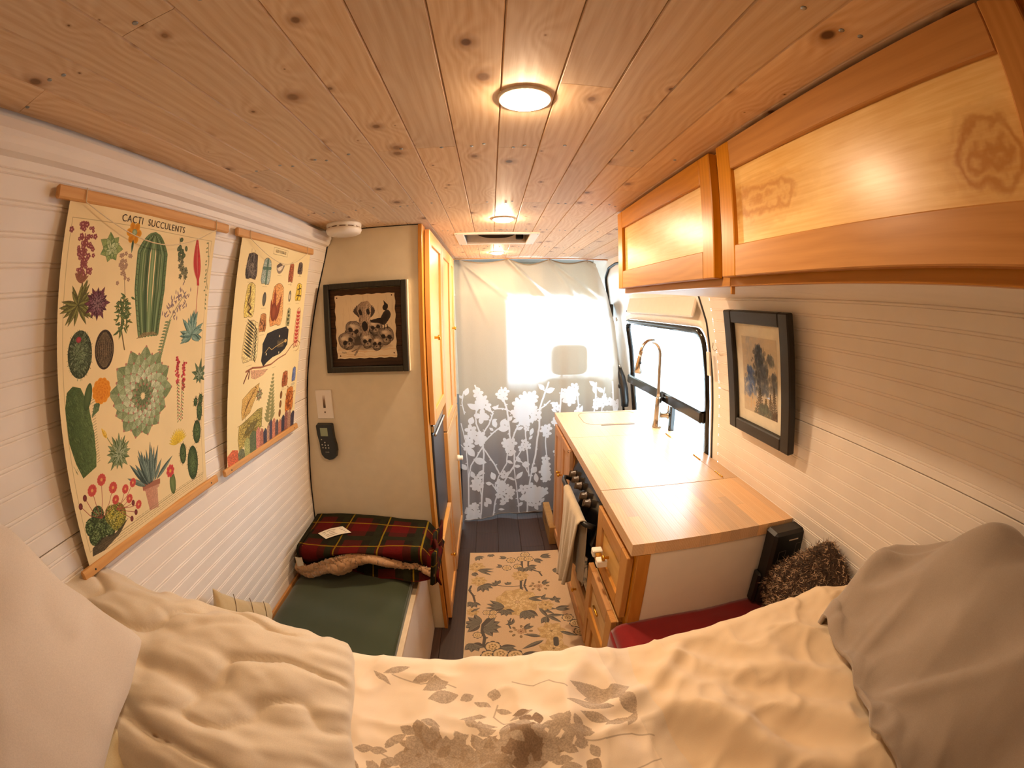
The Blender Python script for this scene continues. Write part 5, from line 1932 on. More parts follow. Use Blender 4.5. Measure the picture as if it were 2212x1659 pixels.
cxx = pl_.mix(band(sx.outputs[0], .17, .0, .075), '241708', '5e0c09')
cyy = pl_.mix(band(sx.outputs[1], .17, .2, .070), '1a1a0c', '520b08')
c_ = pl_.mix(.5, cxx, cyy)
c_ = pl_.mix(band(sx.outputs[0], .17, .5, .030), c_, '23210f')
c_ = pl_.mix(band(sx.outputs[1], .17, .7, .030), c_, '23210f')
ye = pl_.math('MAXIMUM', band(sx.outputs[0], .17, .35, .006), band(sx.outputs[1], .17, .05, .006))
c_ = pl_.mix(pl_.math('MULTIPLY', ye, .7), c_, '94750f')
nf = pl_.noise(pl_.obj(), 300, 3)
pl_.col(pl_.mix(pl_.math('MULTIPLY', nf, .35), c_, (0.01, .008, .006)))
pl_.set(.95, 0, .1, 0)
pl_.bump(nf, .8, .002)
PLAID = pl_.m
bk = thing('plaid_blanket', 'folded red and dark green tartan blanket with tan fleece lining on the bench end', 'blanket', (-.55, 1.42, .53))


def bl_top(x, y):
    return .668 + .012 * np.sin(x * 9 + 1) + .008 * fbm(x * 12, y * 12, 9)


def blk(u, v, thick=0., inset=0.):
    # v 0: front roll .. 1: back against the cabinet
    x = -.815 + .585 * u
    yf = 1.300 - .03 * np.sin(u * 5.5) + .02 * u
    s_ = v
    yy = yf + (1.572 - yf) * np.clip((s_ - .18) / .82, 0, 1)
    zt = bl_top(x, yy)
    ang = np.clip(s_ / .18, 0, 1)
    z = zt - (1 - ang) ** 1.5 * (.050 + .035 * np.sin(u * 7.5 + 1.2))
    yy = yy - .022 * np.sin(ang * PI) * (s_ < .18)
    # right end sags over the bench edge
    sg = np.clip((u - .88) / .12, 0, 1)
    z = z - sg ** 1.4 * .11
    # left end rises a little at the wall
    x = x + .02 * (1 - v) * (u < .05)
    return x, yy, z


m = MB(); m.grid(blk, 70, 34, uv=lambda u, v: (u * .60, v * .32))
o = m.build('top_fold', PLAID, bk, recalc=False)
mo = o.modifiers.new('thickness', 'SOLIDIFY'); mo.thickness = .006; mo.offset = -1


def slp(u, v):
    # rolled sherpa edge below the top fold
    x = -.812 + .565 * u
    yf = 1.300 - .03 * np.sin(u * 5.5) + .02 * u
    zt = bl_top(x, yf) - .052 - .035 * np.sin(u * 7.5 + 1.2)
    lowz = np.where(u < .3, .545 + .25 * np.clip(u - .12, 0, 1) ** 1.0 * (u > .12), .595 + .02 * np.sin(u * 14))
    lowz = np.where(u > .86, .595 - (u - .86) * .4, lowz)
    a = v * PI
    z = zt + .004 + (lowz - zt) * v + .004 * (vnoise(u * 60, v * 9, 3) - .5)
    y = yf - .006 - .013 * np.sin(a) - .006 * np.sin(u * 22) - .007 * vnoise(u * 90, v * 14, 8) - .006 * np.sin(v * 7 + u * 9)
    return x, y, z


m = MB(); m.grid(slp, 200, 26)
o = m.build('fleece_lining', SHERPA, bk, recalc=False)
mo = o.modifiers.new('thickness', 'SOLIDIFY'); mo.thickness = .012; mo.offset = -1
m = MB()


def low(u, v):
    x = -.80 + .555 * u
    y = 1.315 + .02 * np.sin(u * 6) + .25 * v
    z = .535 + .085 * np.sin(np.clip(v * 3.2, 0, 1) * PI / 2) + .006 * np.sin(u * 20)
    return x, y, z


m.grid(low, 50, 14, uv=lambda u, v: (u * .56 + .06, v * .5 + .08)); m.build('lower_fold', PLAID, bk, recalc=False)
m = MB()
m.grid(lambda u, v: (-.245 + .012 * np.sin(u * 9) - .02 * v, 1.30 + .27 * u, .665 - .15 * v - .04 * v * np.sin(u * PI)), 24, 10, uv=lambda u, v: (u * .3, v * .2))
o = m.build('hanging_corner', PLAID, bk, recalc=False)
mo = o.modifiers.new('thickness', 'SOLIDIFY'); mo.thickness = .01
stc = MB()
for k in range(90):
    u = .06 + .9 * k / 90
    X, Y, Z = slp(np.array(u), np.array(0.02))
    stc.fbox(((float(X), float(Y) - .004, float(Z) + .002), (1, 0, 0), (0, .3, 1), (0, -1, .3)), -.001, .001, -.003, .004, -.001, .0015)
o = stc.build('blanket_stitching', plain('cream_thread', 'c9b48c', .9), bk, kind='stuff')
LB = plain('woven_label', 'd8cdb8', .8)
m = MB(); m.grid(lambda u, v: (-.800 + .032 * u, 1.262 - .004 * np.sin(u * 3), .640 - .058 * v), 4, 6); m.build('care_label', LB, bk, 'small cream care label', recalc=False)
tg_ = thing('paper_tag', 'cream printed paper tag lying on the tartan blanket', 'tag', (-.66, 1.37, .68))
m = MB()
tc0 = np.array([-.735, 1.385, 0]); tu = np.array([.09, .065, 0]); tv = np.array([.055, -.045, 0])


def tgf(u, v):
    x = tc0[0] + tu[0] * u + tv[0] * v
    y = tc0[1] + tu[1] * u + tv[1] * v
    return x, y, bl_top(x, y) + .004 + .003 * np.sin(u * PI)


m.grid(tgf, 8, 4); m.build('tag_sheet', LB, tg_, recalc=False)
m = MB()
for r_ in range(4):
    v = .18 + r_ * .2
    a = [tgf(np.array(q), np.array(v)) for q in (.12, .45, .88)]
    b = [tgf(np.array(q), np.array(v + .06)) for q in (.12, .45, .88)]
    vs = [(float(p[0]), float(p[1]), float(p[2]) + .0006) for p in a + b]
    m.add(vs, [(0, 1, 4, 3), (1, 2, 5, 4)])
m.build('print_line', plain('grey_tag_print', '8a7c6a', .8), tg_, recalc=False)


# ------------------------------------------------------------------ pillows
def pillow(name, C_, A, B, a, b, T, mat, seed=1, wr_=1., nu=64, nv=56, parent=None, pinch=.10, pw=.42, edgefold=1.):
    """A, B in-plane axes, half sizes a, b; T half thickness"""
    C_ = np.array(C_, float)
    A = np.array(A, float); A /= np.linalg.norm(A)
    B = np.array(B, float); B -= A * (A @ B); B /= np.linalg.norm(B)
    Nn = np.cross(A, B)
    mb = MB()
    for sd_ in (1, -1):
        def fn(u, v, sd_=sd_):
            p = u * 2 - 1
            q = v * 2 - 1
            px = p * (1 - pinch * (1 - np.abs(q) ** 3) * np.abs(p) ** 3 * .6)
            qx = q * (1 - pinch * (1 - np.abs(p) ** 3) * np.abs(q) ** 3 * .6)
            h = (np.clip(1 - p ** 2, 0, 1) ** pw) * (np.clip(1 - q ** 2, 0, 1) ** pw)
            e = 1 - np.minimum(1 - np.abs(p), 1 - np.abs(q))
            wr = (fbm(p * 3 + seed, q * 3, seed, 3) - .5) * .16 + edgefold * .22 * (vnoise(p * 13 + q * 2, q * 2 + seed, seed) - .5) * np.abs(q) ** 3 + edgefold * .22 * (vnoise(q * 12 + p * 2, p * 2 + seed, seed + 3) - .5) * np.abs(p) ** 3 - .16 * (1 - np.abs(2 * fbm(p * 2.2 + q * 1.2 + seed, q * 2.6 - p * .8, seed + 5, 2) - 1)) ** 6 + .05 * (fbm(p * 9, q * 9, seed, 2) - .5)
            cr_ = -np.exp(-((p * .8 + q * .5 + .15 * np.sin(q * 4 + seed)) / .05) ** 2) * .05 - np.exp(-((p * .3 - q * .7 + .3 + .1 * np.sin(p * 5)) / .04) ** 2) * .05
            hh = sd_ * T * h * (1 + wr_ * (wr + cr_)) + .008 * np.sin(p * 6 + seed) * e ** 2
            cf = 1 - .085 * np.abs(p) ** 5 * np.abs(q) ** 5 + .03 * (vnoise(p * 4 + q * 3 + seed, q * 4 - p * 2, seed) - .5) * e ** 4
            px = px * cf; qx = qx * cf
            P = C_ + A * (px * a)[..., None] + B * (qx * b)[..., None] + Nn * hh[..., None]
            return P[..., 0], P[..., 1], P[..., 2]
        mb.grid(fn, nu, nv)
    return mb.build(name, mat, parent, recalc=True)


o = pillow('pillow', (-.575, .300, 1.003), (.49, .125, -.155), (.03, -.24, -.02), .372, .220, .085, PILLOW, 3, 2.0, 110, 90)
tag(o, 'large cream cotton pillow lying across the left of the bed', 'pillow', 'bed pillows')
o = pillow('pillow', (-.600, -.115, 1.222), (-.14, -.064, .165), (.02, -1, 0.03), .250, .390, .085, PILLOWW, 8, .6, edgefold=1.6)
tag(o, 'pale pillow leaning on the left wall, cut by the bottom left corner', 'pillow', 'bed pillows')
o = pillow('pillow', (-.655, .02, 1.02), (1, 0, -.15), (0, 1, 0), .15, .32, .10, STRIPE, 5, 1.6, edgefold=2.2)
tag(o, 'pale yellow creased pillow squeezed between the wall and the other pillows', 'pillow', 'bed pillows')
o = pillow('cushion', (-.752, .740, .665), (-.08, .7, .7), (-.08, -.7, .7), .155, .155, .045, fabric('beige_grid_cloth', 'cdb68c', 'bfa87e'), 4, .5, pinch=.25)
tag(o, 'small beige throw cushion tipped on the green bench against the left wall', 'cushion')
sm_ = MB()
ccx, ca, cbv = np.array((-.752, .740, .665)), np.array((-.08, .7, .7)), np.array((-.08, -.7, .7))
ca = ca / np.linalg.norm(ca); cbv = cbv - ca * (ca @ cbv); cbv /= np.linalg.norm(cbv); cn = np.cross(ca, cbv)
if cn[0] < 0: cn = -cn
for k in (-.5, 0, .5):
    for A_, B_ in ((ca, cbv), (cbv, ca)):
        pts = []
        for q in np.linspace(-.93, .93, 19):
            h = ((1 - k * k) ** .42) * ((1 - q * q) ** .42) * .045 + .0035
            pts.append(tuple(ccx + A_ * k * .155 + B_ * q * .150 + cn * h))
        sm_.tube(pts, .0012, 5)
o_ = sm_.build('printed_line', plain('brown_line', '6b5638', .9), None)
o_.parent = bpy.data.objects['cushion']
o_.matrix_parent_inverse = Matrix.Identity(4)

# furry cushion at the right
fp = thing('faux_fur_cushion', 'dark brown and beige faux fur cushion leaning in the corner by the power pack', 'cushion', (.86, .74, .70))
Cf, Af, Bf = (.905, .705, .715), (.12, .05, .98), (-.12, .98, -.04)
ba = pillow('cushion_body', Cf, (.1, .75, .66), (.1, -.70, .70), .178, .178, .065, plain('dark_fur_base', '3a2a1e', .95), 6, .3, 30, 30, parent=fp, pinch=.02)
furm = Mt('faux_fur')
nf = furm.noise(furm.obj(), 42, 4, .7)
furm.col(furm.ramp(nf, [(.38, '24180f'), (.47, '6e523c'), (.58, 'd6b898')]))
furm.set(.9, 0, .1, .2)
me_ = ba.data
fu = MB()
vv = np.array([v.co[:] for v in me_.vertices]) + np.array(fp.location)
nn = np.array([v.normal[:] for v in me_.vertices])
polys = [tuple(p.vertices) for p in me_.polygons]
for k in range(11000):
    p = polys[rnd.randrange(len(polys))]
    a, b = rnd.random(), rnd.random()
    q = (vv[p[0]] * (1 - a) + vv[p[1]] * a) * (1 - b) + (vv[p[-1]] * (1 - a) + vv[p[2 % len(p)]] * a) * b
    n_ = nn[p[0]]
    if n_ @ (q - np.array(Cf)) < 0: n_ = -n_
    d = n_ * .55 + np.array([rnd.gauss(0, .55), rnd.gauss(0, .55), rnd.gauss(-.15, .5)])
    d /= np.linalg.norm(d)
    s_ = np.cross(d, [rnd.gauss(0, 1), rnd.gauss(0, 1), 1.]); s_ /= np.linalg.norm(s_) + 1e-9
    L = rnd.uniform(.010, .024)
    wd = .0012
    fu.add([q - s_ * wd, q + s_ * wd, q + d * L * .6 + s_ * wd * .6, q + d * L + n_ * .002], [(0, 1, 2), (0, 2, 3)])
fu.build('fur_pile', furm.m, fp, kind='stuff', recalc=False)

# red fleece on the low seat between bed and counter
rs = thing('side_bench', 'white box bench under the red fleece between bed and drawers', 'bench', (.68, .76, 0))
MB().box(.400, .955, .60, .945, 0, .52, .004).build('box', WHITE, rs)
m = MB()


def redf(u, v):
    x = .355 + .625 * u
    y = .60 + .352 * v
    e = np.minimum(np.minimum(u * .625, (1 - u) * .625), 1)
    z = .565 + .022 * (1 - np.exp(-e / .03)) + .008 * fbm(u * 7, v * 5, 3) - .012 * np.exp(-u / .02)
    return x, y, z


m.grid(redf, 40, 24)
m.grid(lambda u, v: (.352 + .006 * np.sin(u * 20) * v - .004 * np.sin(v * 3), .60 + .352 * u, .556 - .24 * v), 24, 12)
o = m.build('red_blanket', REDF, recalc=False)
mo = o.modifiers.new('thickness', 'SOLIDIFY'); mo.thickness = .014; mo.offset = -1
tag(o, 'deep red fleece blanket spread beside the counter end panel', 'blanket')

# ------------------------------------------------------------------ bed
bd = thing('bed', 'bed platform and mattress filling the rear of the van under the duvet', 'bed', (0, -.3, 0))
MB().box(-.84, .93, YB + .02, .50, .0, .62, .004).build('platform', WHITE, bd)
MB().box(-.81, .92, YB + .03, .535, .625, .80, .03).build('mattress', PILLOWW, bd)


def smooth(t): t = np.clip(t, 0, 1); return t * t * (3 - 2 * t)


def duv_z(x, y):
    yc = .585 + .02 * np.sin(x * 3 + .6) - .05 * smooth((x - .75) / .25)
    z = .850 - .018 * smooth((x - .12) / .15)
    z = z + .050 * smooth((x - .33) / .35) * smooth((y + .1) / .3) + .02 * smooth((x - .6) / .3)
    z = z + .16 * smooth((x - .66) / .28) * smooth((.52 - y) / .35)
    z = z + .035 * smooth((-x - .15) / .3)
    # folds radiating from the far left / near right
    f = 0
    for (px, py, ang, wd, am, ln) in ((.02, .40, 1.15, .030, .020, .22), (.115, .42, 1.25, .028, .026, .24), (.33, .40, -.9, .035, .026, .24), (.26, .50, .55, .022, .020, .20),
                                      (.45, .30, -1.0, .04, .030, .3), (.55, .42, -.75, .03, .022, .25), (-.17, .42, 1.3, .035, .014, .2), (.22, .25, -1.2, .035, .020, .25),
                                      (.62, .18, -1.0, .04, .032, .30), (.36, .12, -1.2, .04, .026, .3), (-.06, .22, 1.2, .04, .018, .3)):
        dx, dy = x - px, y - py
        u = dx * math.cos(ang) + dy * math.sin(ang)
        v = -dx * math.sin(ang) + dy * math.cos(ang)
        v = v + .02 * np.sin(u * 14 + px * 30)
        f = f + am * np.exp(-(v / wd) ** 2) * np.exp(-(u / ln) ** 4)
    rid = 1 - np.abs(2 * fbm(x * 5 + .6 * fbm(x * 3, y * 3, 5), y * 3.2 + x * 1.5, 77, 2) - 1)
    rid2 = 1 - np.abs(2 * fbm(x * 11 - y * 4, y * 9 + x * 3, 41, 2) - 1)
    z = z + f + .020 * (fbm(x * 7, y * 7, 31, 4) - .5) + .030 * (rid ** 3 - .5) * smooth((x + .3) / .4) * (1 - .6 * smooth((y - .42) / .12)) + .009 * (rid2 ** 4 - .3) + .006 * (fbm(x * 26, y * 26, 12, 2) - .5)
    return z, yc


def duv(u, v):
    x = -.82 + 1.755 * u
    L = 1.20 + .30
    s_ = v * L
    z0, yc = duv_z(x, np.minimum(-.60 + s_, .60))
    y = -.60 + s_
    over = y - yc
    rr = .05
    a = np.clip(over / rr, 0, PI / 2)
    ztop, _ = duv_z(x, np.minimum(y, yc))
    yy = np.where(over > 0, yc + rr * np.sin(a), y)
    zz = np.where(over > 0, ztop - rr * (1 - np.cos(a)) - np.clip(over - rr * PI / 2, 0, 9), ztop)
    yy = yy + np.where(over > .05, .012 * np.sin(x * 30 + 1) * np.clip(over * 5, 0, 1), 0)
    return x, yy, zz


DCV = Cv(1.755, 1.50, 900, 'ead7bd', x0=-.82, y0=-.60)    # canvas y = world y (flipped on build)
LFc = 'b3a08a'
bandm = (np.linspace(-.82, .935, DCV.w)[None, :] > .30 + .03 * np.sin(np.linspace(-.6, .9, DCV.h) * 9)[:, None])
DCV.a[..., :3] = np.where(bandm[..., None], hexc('e3cba8'), DCV.a[..., :3])
bandt = (np.linspace(-.82, .935, DCV.w)[None, :] > .235 + .03 * np.sin(np.linspace(-.6, .9, DCV.h) * 7)[:, None]) & ~bandm
DCV.a[..., :3] = np.where(bandt[..., None], hexc('dfcdb4'), DCV.a[..., :3])


def dl(x, y, a, L, wd, c=LFc): DCV.leaf(x, y, a, L, wd, c, blunt=1.0)


for (x, y, a, L, wd) in ((-.179, .545, .4, .05, .022), (-.150, .540, -.3, .045, .022), (-.105, .545, 3.6, .055, .035), (-.131, .520, 1.6, .04, .034), (-.084, .512, 3.5, .06, .036), (-.055, .515, 3.7, .03, .02),
                         (-.24, .555, .5, .06, .018), (-.22, .53, 2.5, .05, .014), (.196, .50, 2.9, .07, .03), (.22, .492, 3.3, .07, .036), (.19, .485, .3, .06, .034), (.23, .47, 2.8, .10, .018),
                         (.203, .452, 3.0, .09, .034), (.24, .43, 1.9, .06, .03), (.228, .425, 3.5, .05, .02), (.174, .407, 0.2, .05, .020), (.19, .415, 2.8, .06, .02), (.215, .40, .9, .045, .018),
                         (-.019, .500, 1.4, .03, .026), (-.022, .485, 2.8, .035, .016), (-.015, .480, -.5, .035, .014), (-.03, .46, 3.4, .05, .014), (.01, .44, .3, .045, .016), (-.01, .43, 3.0, .05, .014)):
    dl(x, y, a, L, wd)
for pts in ([(-.22, .555), (-.16, .54), (-.12, .545), (-.09, .53)], [(-.01, .49), (-.018, .46), (.0, .435), (.03, .43)], [(.02, .545), (.06, .525), (.09, .53), (.12, .50)],
            [(.04, .345), (.11, .315), (.19, .305), (.26, .325)], [(.10, .39), (.17, .375), (.22, .385), (.26, .375)], [(-.21, .36), (-.17, .34), (-.13, .33)], [(.05, .30), (.13, .29), (.22, .30)]):
    DCV.line(pts, .0026, LFc, .9)
for k in range(300):
    t_ = rnd.random()
    x = -.06 + rnd.gauss(0, .060)
    y = .37 - abs(rnd.gauss(0, .10)) + .02
    a = rnd.uniform(0, 6.28)
    dl(x, y, a, rnd.uniform(.022, .05), rnd.uniform(.016, .028), rnd.choice([LFc, 'ab967e', 'a58f76']))
for k in range(34):
    x, y = .035 + rnd.gauss(0, .018), .385 + rnd.gauss(0, .025)
    dl(x, y, rnd.uniform(0, 6.28), .03, .02, '927a62')
for k in range(26):
    a = rnd.uniform(-2.9, .2)
    r_ = rnd.uniform(.09, .14)
    dl(-.05 + r_ * 1.1 * math.cos(a), .33 - r_ * .8 * math.sin(a), rnd.uniform(0, 6.28), .035, .018)
for k in range(22): dl(.108 + rnd.gauss(0, .022), .395 + rnd.gauss(0, .018), rnd.uniform(0, 6.28), .030, .018)
for k in range(40): dl(rnd.uniform(-.2, .22), rnd.uniform(-.3, .28), rnd.uniform(0, 6.28), .04, .02)
for k in range(14): dl(-.19 + rnd.gauss(0, .02), .34 + rnd.gauss(0, .025), rnd.uniform(0, 6.28), .034, .018)
DCV.a = DCV.a[::-1]
du_m = picture_mat('leaf_print_duvet', DCV, .9, .15)
m = MB()
m.grid(duv, 300, 240)
o = m.build('duvet', du_m, recalc=False)
tag(o, 'rumpled cream duvet with grey-brown leaf print across the foot of the bed', 'duvet')


# taupe comforter heaped at the right
def tau(u, v):
    # boundary curve (left) as a function of v, running from far to near
    ty = .545 - v * .95
    bx = np.interp(v, [0, .10, .22, .36, .52, .62, 1.], [.735, .690, .655, .600, .605, .62, .66])
    x = bx + (.955 - bx) * u
    y = ty + .03 * (u - .5)
    y = y - .09 * (1 - v) ** 3 * u
    zb, _ = duv_z(x, y)
    rise = smooth(u / .45)
    zt = 1.02 + .165 * smooth((.50 - y) / .28) * smooth(u / .8)
    z = (zb + .006) * (1 - rise) + np.maximum(zt, zb + .02) * rise
    z = z + .022 * np.exp(-(u / .10) ** 2) + .05 * np.exp(-(v / .10) ** 2) * smooth(u / .06)
    rc = 1 - np.abs(2 * fbm(x * 6 + y * 3, y * 2.5 - x * 2, 55, 2) - 1)
    z = z + (.034 * rc ** 4 - .010) * smooth(u / .2)
    for (a0_, k_, am, ph) in ((1.0, 34, .010, 0), (.6, 60, .004, 1)):
        z = z + am * np.sin((x * 1.0 + y * a0_) * k_ + ph + 2 * fbm(x * 4, y * 4, 8)) * rise
    # front face falls away past the far edge
    fall = np.clip((.045 - v) / .045, 0, 1)
    z = z - fall ** 1.6 * .22
    y = y - fall * .012
    z = z - .03 * smooth((u - .88) / .12)
    return x, y, z


m = MB()
m.grid(tau, 110, 170)
o = m.build('comforter', TAUPE, recalc=False)
mo = o.modifiers.new('thickness', 'SOLIDIFY'); mo.thickness = .012; mo.offset = -1
tag(o, 'taupe comforter heaped against the right wall at the bed corner', 'comforter')

# ------------------------------------------------------------------ curtain
CVX0, CVX1, CVZ0, CVZ1 = -.255, .955, -.05, 1.90
CU = Cv(CVX1 - CVX0, 1.16, 1300, '000000', x0=CVX0, y0=-1.06)    # lower part, canvas y = -z
WH = 'ffffff'


def cs_line(pts, wd=.011):
    P = []
    for k in range(len(pts) - 1):
        for q in np.linspace(0, 1, 5)[:-1]:
            P.append((pts[k][0] * (1 - q) + pts[k + 1][0] * q + rnd.uniform(-.0015, .0015), -(pts[k][1] * (1 - q) + pts[k + 1][1] * q)))
    P.append((pts[-1][0], -pts[-1][1]))
    CU.line(P, wd, WH)
    for p in P[1::2]:
        if rnd.random() < .55:
            a = rnd.uniform(0, 6.28)
            CU.line([p, (p[0] + .014 * math.cos(a), p[1] + .014 * math.sin(a))], wd * .7, WH)


def cl(x, z, a, L=.06, wd=.035): CU.leaf(x, -z, -a, L, wd, WH, blunt=.9)


def cfl(x, z, r=.035, n=5):
    a0 = rnd.uniform(0, 6)
    for k in range(n):
        a = a0 + 2 * PI * k / n
        CU.ell(x + math.cos(a) * r * .6, -z + math.sin(a) * r * .6, r * .5, r * .36, WH, rot=a)


cs_line([(-.200, .98), (-.215, .90), (-.20, .82)], .008); cl(-.19, .95, 1.2); cl(-.205, .93, 2.5, .04, .02)
cs_line([(-.12, 1.02), (-.102, .96), (-.105, .877), (-.123, .807), (-.12, .75), (-.078, .622), (-.072, .52), (-.084, .331), (-.107, .078), (-.115, .0)], .011)
for p in ((-.102, .966), (-.07, .92), (-.085, .909), (-.105, .877), (-.05, .88)): cfl(*p, .036)
cl(-.11, .85, 2.6, .08, .04); cfl(-.08, .80, .05, 4); cl(-.09, .82, -.7, .075, .055)
cs_line([(-.03, .86), (-.001, .818), (-.03, .74), (-.07, .68), (-.078, .622)], .010); cl(-.02, .83, 1.9, .05, .03); cl(.01, .84, .9, .05, .02); cl(-.01, .76, .3, .04, .022)
cs_line([(-.078, .60), (-.02, .66), (.03, .70), (.09, .71)], .010); cl(.03, .70, .1, .09, .05); cl(.02, .71, 1.9, .07, .036); cl(.05, .72, 1.0, .07, .036); cl(.0, .69, 2.4, .04, .02)
cs_line([(-.078, .58), (-.124, .50), (-.17, .43), (-.19, .33), (-.195, .15), (-.20, .0)], .010); cl(-.14, .50, 2.2, .09, .05); cl(-.15, .48, -.3, .10, .055)
cs_line([(-.072, .56), (.0, .44), (.034, .357)], .010); cs_line([(-.225, .75), (-.20, .62), (-.19, .40), (-.195, .2)], .007)
cs_line([(-.24, .60), (-.205, .56)], .006)
for p in ((-.16, .70), (-.17, .64), (-.12, .66), (-.10, .62), (-.18, .58), (-.09, .65)): cfl(*p, .04)
cl(-.165, .74, 1.2, .06, .045); cl(-.20, .40, 2.3, .06, .04)
cs_line([(.06, 1.0), (.07, .92), (.09, .87), (.099, .835), (.11, .74), (.115, .65), (.122, .604), (.146, .52), (.146, .431), (.10, .35), (.05, .25), (.0, .14), (-.02, .0)], .012)
for p in ((.05, .95), (.075, .93), (.085, .97)): cfl(*p, .03)
cs_line([(.025, .849), (.07, .85), (.12, .83), (.17, .78), (.186, .748)], .009); cl(.04, .85, 2.9, .05, .025); cl(.10, .76, .8, .05, .03); cl(.10, .72, 1.9, .06, .03)
cs_line([(.186, .748), (.15, .68), (.13, .62)], .011); cl(.165, .70, .3, .05, .025)
for p in ((.09, .60), (.10, .57), (.13, .60), (.12, .54)): cfl(*p, .035)
cs_line([(.10, .54), (.09, .44), (.034, .34), (.0, .25)], .009); cl(.10, .50, .5, .05, .028); cl(.09, .46, -.4, .05, .025)
cs_line([(.23, .60), (.17, .50), (.146, .44)], .009)
for p in ((.22, .60), (.20, .56), (.24, .57)): cfl(*p, .028)
cs_line([(.186, .73), (.26, .82), (.325, .842), (.37, .87), (.40, .898)], .010)
for k in range(26): cfl(.23 + rnd.gauss(0, .035), .87 + rnd.gauss(0, .05), .04)
for k in range(8): cl(.23 + rnd.gauss(0, .05), .80 + rnd.gauss(0, .05), rnd.uniform(0, 6.28), .06, .03)
cs_line([(.39, 1.03), (.36, .95), (.325, .842), (.325, .72), (.313, .638), (.30, .50), (.28, .42), (.262, .32), (.245, .2), (.237, .03)], .012)
cl(.37, .96, .4, .07, .04); cl(.36, .98, 2.4, .06, .035); cl(.40, .88, .0, .05, .02); cl(.41, .84, -.6, .05, .02)
cs_line([(.22, .78), (.228, .65), (.24, .50), (.25, .34)], .010); cfl(.22, .74, .025); cfl(.235, .70, .02); cl(.25, .62, .8, .04, .02)
cs_line([(.19, .46), (.22, .42), (.256, .34)], .008); cl(.19, .45, 2.2, .06, .03); cl(.20, .43, .0, .06, .05); cl(.19, .42, 3.1, .05, .025)
for p in ((-.138, .303), (-.12, .33), (-.15, .27), (-.11, .28), (-.13, .26)): cfl(*p, .032)
cs_line([(-.115, .27), (-.10, .2), (-.105, .12)], .008); cl(-.15, .33, 1.9, .06, .035); cl(-.12, .35, .9, .06, .03)
for k in range(12): cfl(.055 + rnd.gauss(0, .03), .24 + rnd.gauss(0, .045), .032)
cl(.0, .31, 1.9, .07, .04); cl(-.02, .28, 2.9, .05, .03); cl(.04, .33, .1, .05, .03)
cs_line([(-.02, .28), (.01, .22), (.04, .16)], .007)
cs_line([(.14, .43), (.15, .324), (.165, .20), (.176, .054), (.18, 0)], .008); cl(.155, .32, .8, .075, .035); cl(.15, .31, 2.8, .06, .02); cl(.14, .22, 2.6, .05, .02)
for k in range(14): cfl(.30 + rnd.gauss(0, .04), .18 + rnd.gauss(0, .025), .038)
for k in range(8): cfl(.25 + rnd.gauss(0, .02), .17 + rnd.gauss(0, .02), .03)
for k in range(8): cl(.29 + rnd.gauss(0, .05), .15 + rnd.gauss(0, .03), rnd.uniform(-1.2, 1.2) - PI / 2, .05, .03)
cl(.27, .36, .9, .06, .05); cl(.31, .28, 1.7, .08, .035)
for k in range(10): cfl(.375 + rnd.gauss(0, .015), .40 + rnd.gauss(0, .05), .032)
cs_line([(.38, .72), (.37, .6), (.385, .44), (.38, .3)], .008)
for p in ((.36, .69), (.385, .70), (.38, .66)): cfl(*p, .032)
for k in range(14): cfl(-.18 + rnd.gauss(0, .03), .05 + rnd.gauss(0, .03), .028)
cl(-.18, .10, .8, .06, .03); cl(-.06, .10, 2.0, .05, .03); cl(-.03, .12, 2.2, .07, .04); cl(.03, .10, .4, .06, .03); cl(.02, .06, .0, .05, .02)
# the part above the counter, right of the seat back
for (x0_, w0) in ((.50, .012), (.60, .010), (.70, .012), (.80, .010), (.88, .012)):
    top = rnd.uniform(.98, 1.03)
    pts = [(x0_ + .03 * math.sin(q * 4 + x0_ * 20), top - q * .95) for q in np.linspace(0, 1, 9)]
    cs_line(pts, w0)
    for k in range(12):
        z = rnd.uniform(.3, top)
        x = x0_ + .03 * math.sin((top - z) / .95 * 4 + x0_ * 20)
        if rnd.random() < .5: cfl(x + rnd.uniform(-.03, .03), z, .032)
        else: cl(x, z, rnd.choice([.6, 2.5, 1.2, 1.9]), .065, .032)
for p in ((.53, .96), (.55, .93), (.54, .90), (.52, .92), (.565, .945)): cfl(*p, .04)

cm = Mt('sheer_linen_curtain')
cm.nt.nodes.remove(cm.b)
uvn = cm.n('ShaderNodeTexCoord').outputs['UV']
sxz = cm.n('ShaderNodeSeparateXYZ'); cm.l(uvn, sxz.inputs[0])
im = cm.n('ShaderNodeTexImage'); im.image = CU.image('branch_print', True); im.extension = 'CLIP'
mp = cm.n('ShaderNodeCombineXYZ')
cm.l(sxz.outputs[0], mp.inputs[0])
cm.l(cm.math('MULTIPLY_ADD', sxz.outputs[1], (CVZ1 - CVZ0) / 1.16, (CVZ0 + .10) / 1.16), mp.inputs[1])
cm.l(mp.outputs[0], im.inputs[0])
mask = im.outputs['Alpha']
weave = cm.noise(cm.obj(), 420, 2)
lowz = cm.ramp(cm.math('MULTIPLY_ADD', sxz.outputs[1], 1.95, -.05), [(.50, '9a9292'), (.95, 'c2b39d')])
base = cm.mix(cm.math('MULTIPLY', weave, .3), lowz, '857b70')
base = cm.mix(mask, base, 'f4f2f4')
trl = cm.n('ShaderNodeBsdfTranslucent'); cm.l(base, trl.inputs[0])
dif = cm.n('ShaderNodeBsdfDiffuse'); cm.l(base, dif.inputs[0])
tpr = cm.n('ShaderNodeBsdfTransparent')
m1 = cm.n('ShaderNodeMixShader'); m1.inputs[0].default_value = .5
cm.l(trl.outputs[0], m1.inputs[1]); cm.l(dif.outputs[0], m1.inputs[2])
rfr = cm.n('ShaderNodeBsdfRefraction'); rfr.inputs['Roughness'].default_value = .38; rfr.inputs['IOR'].default_value = 1.18
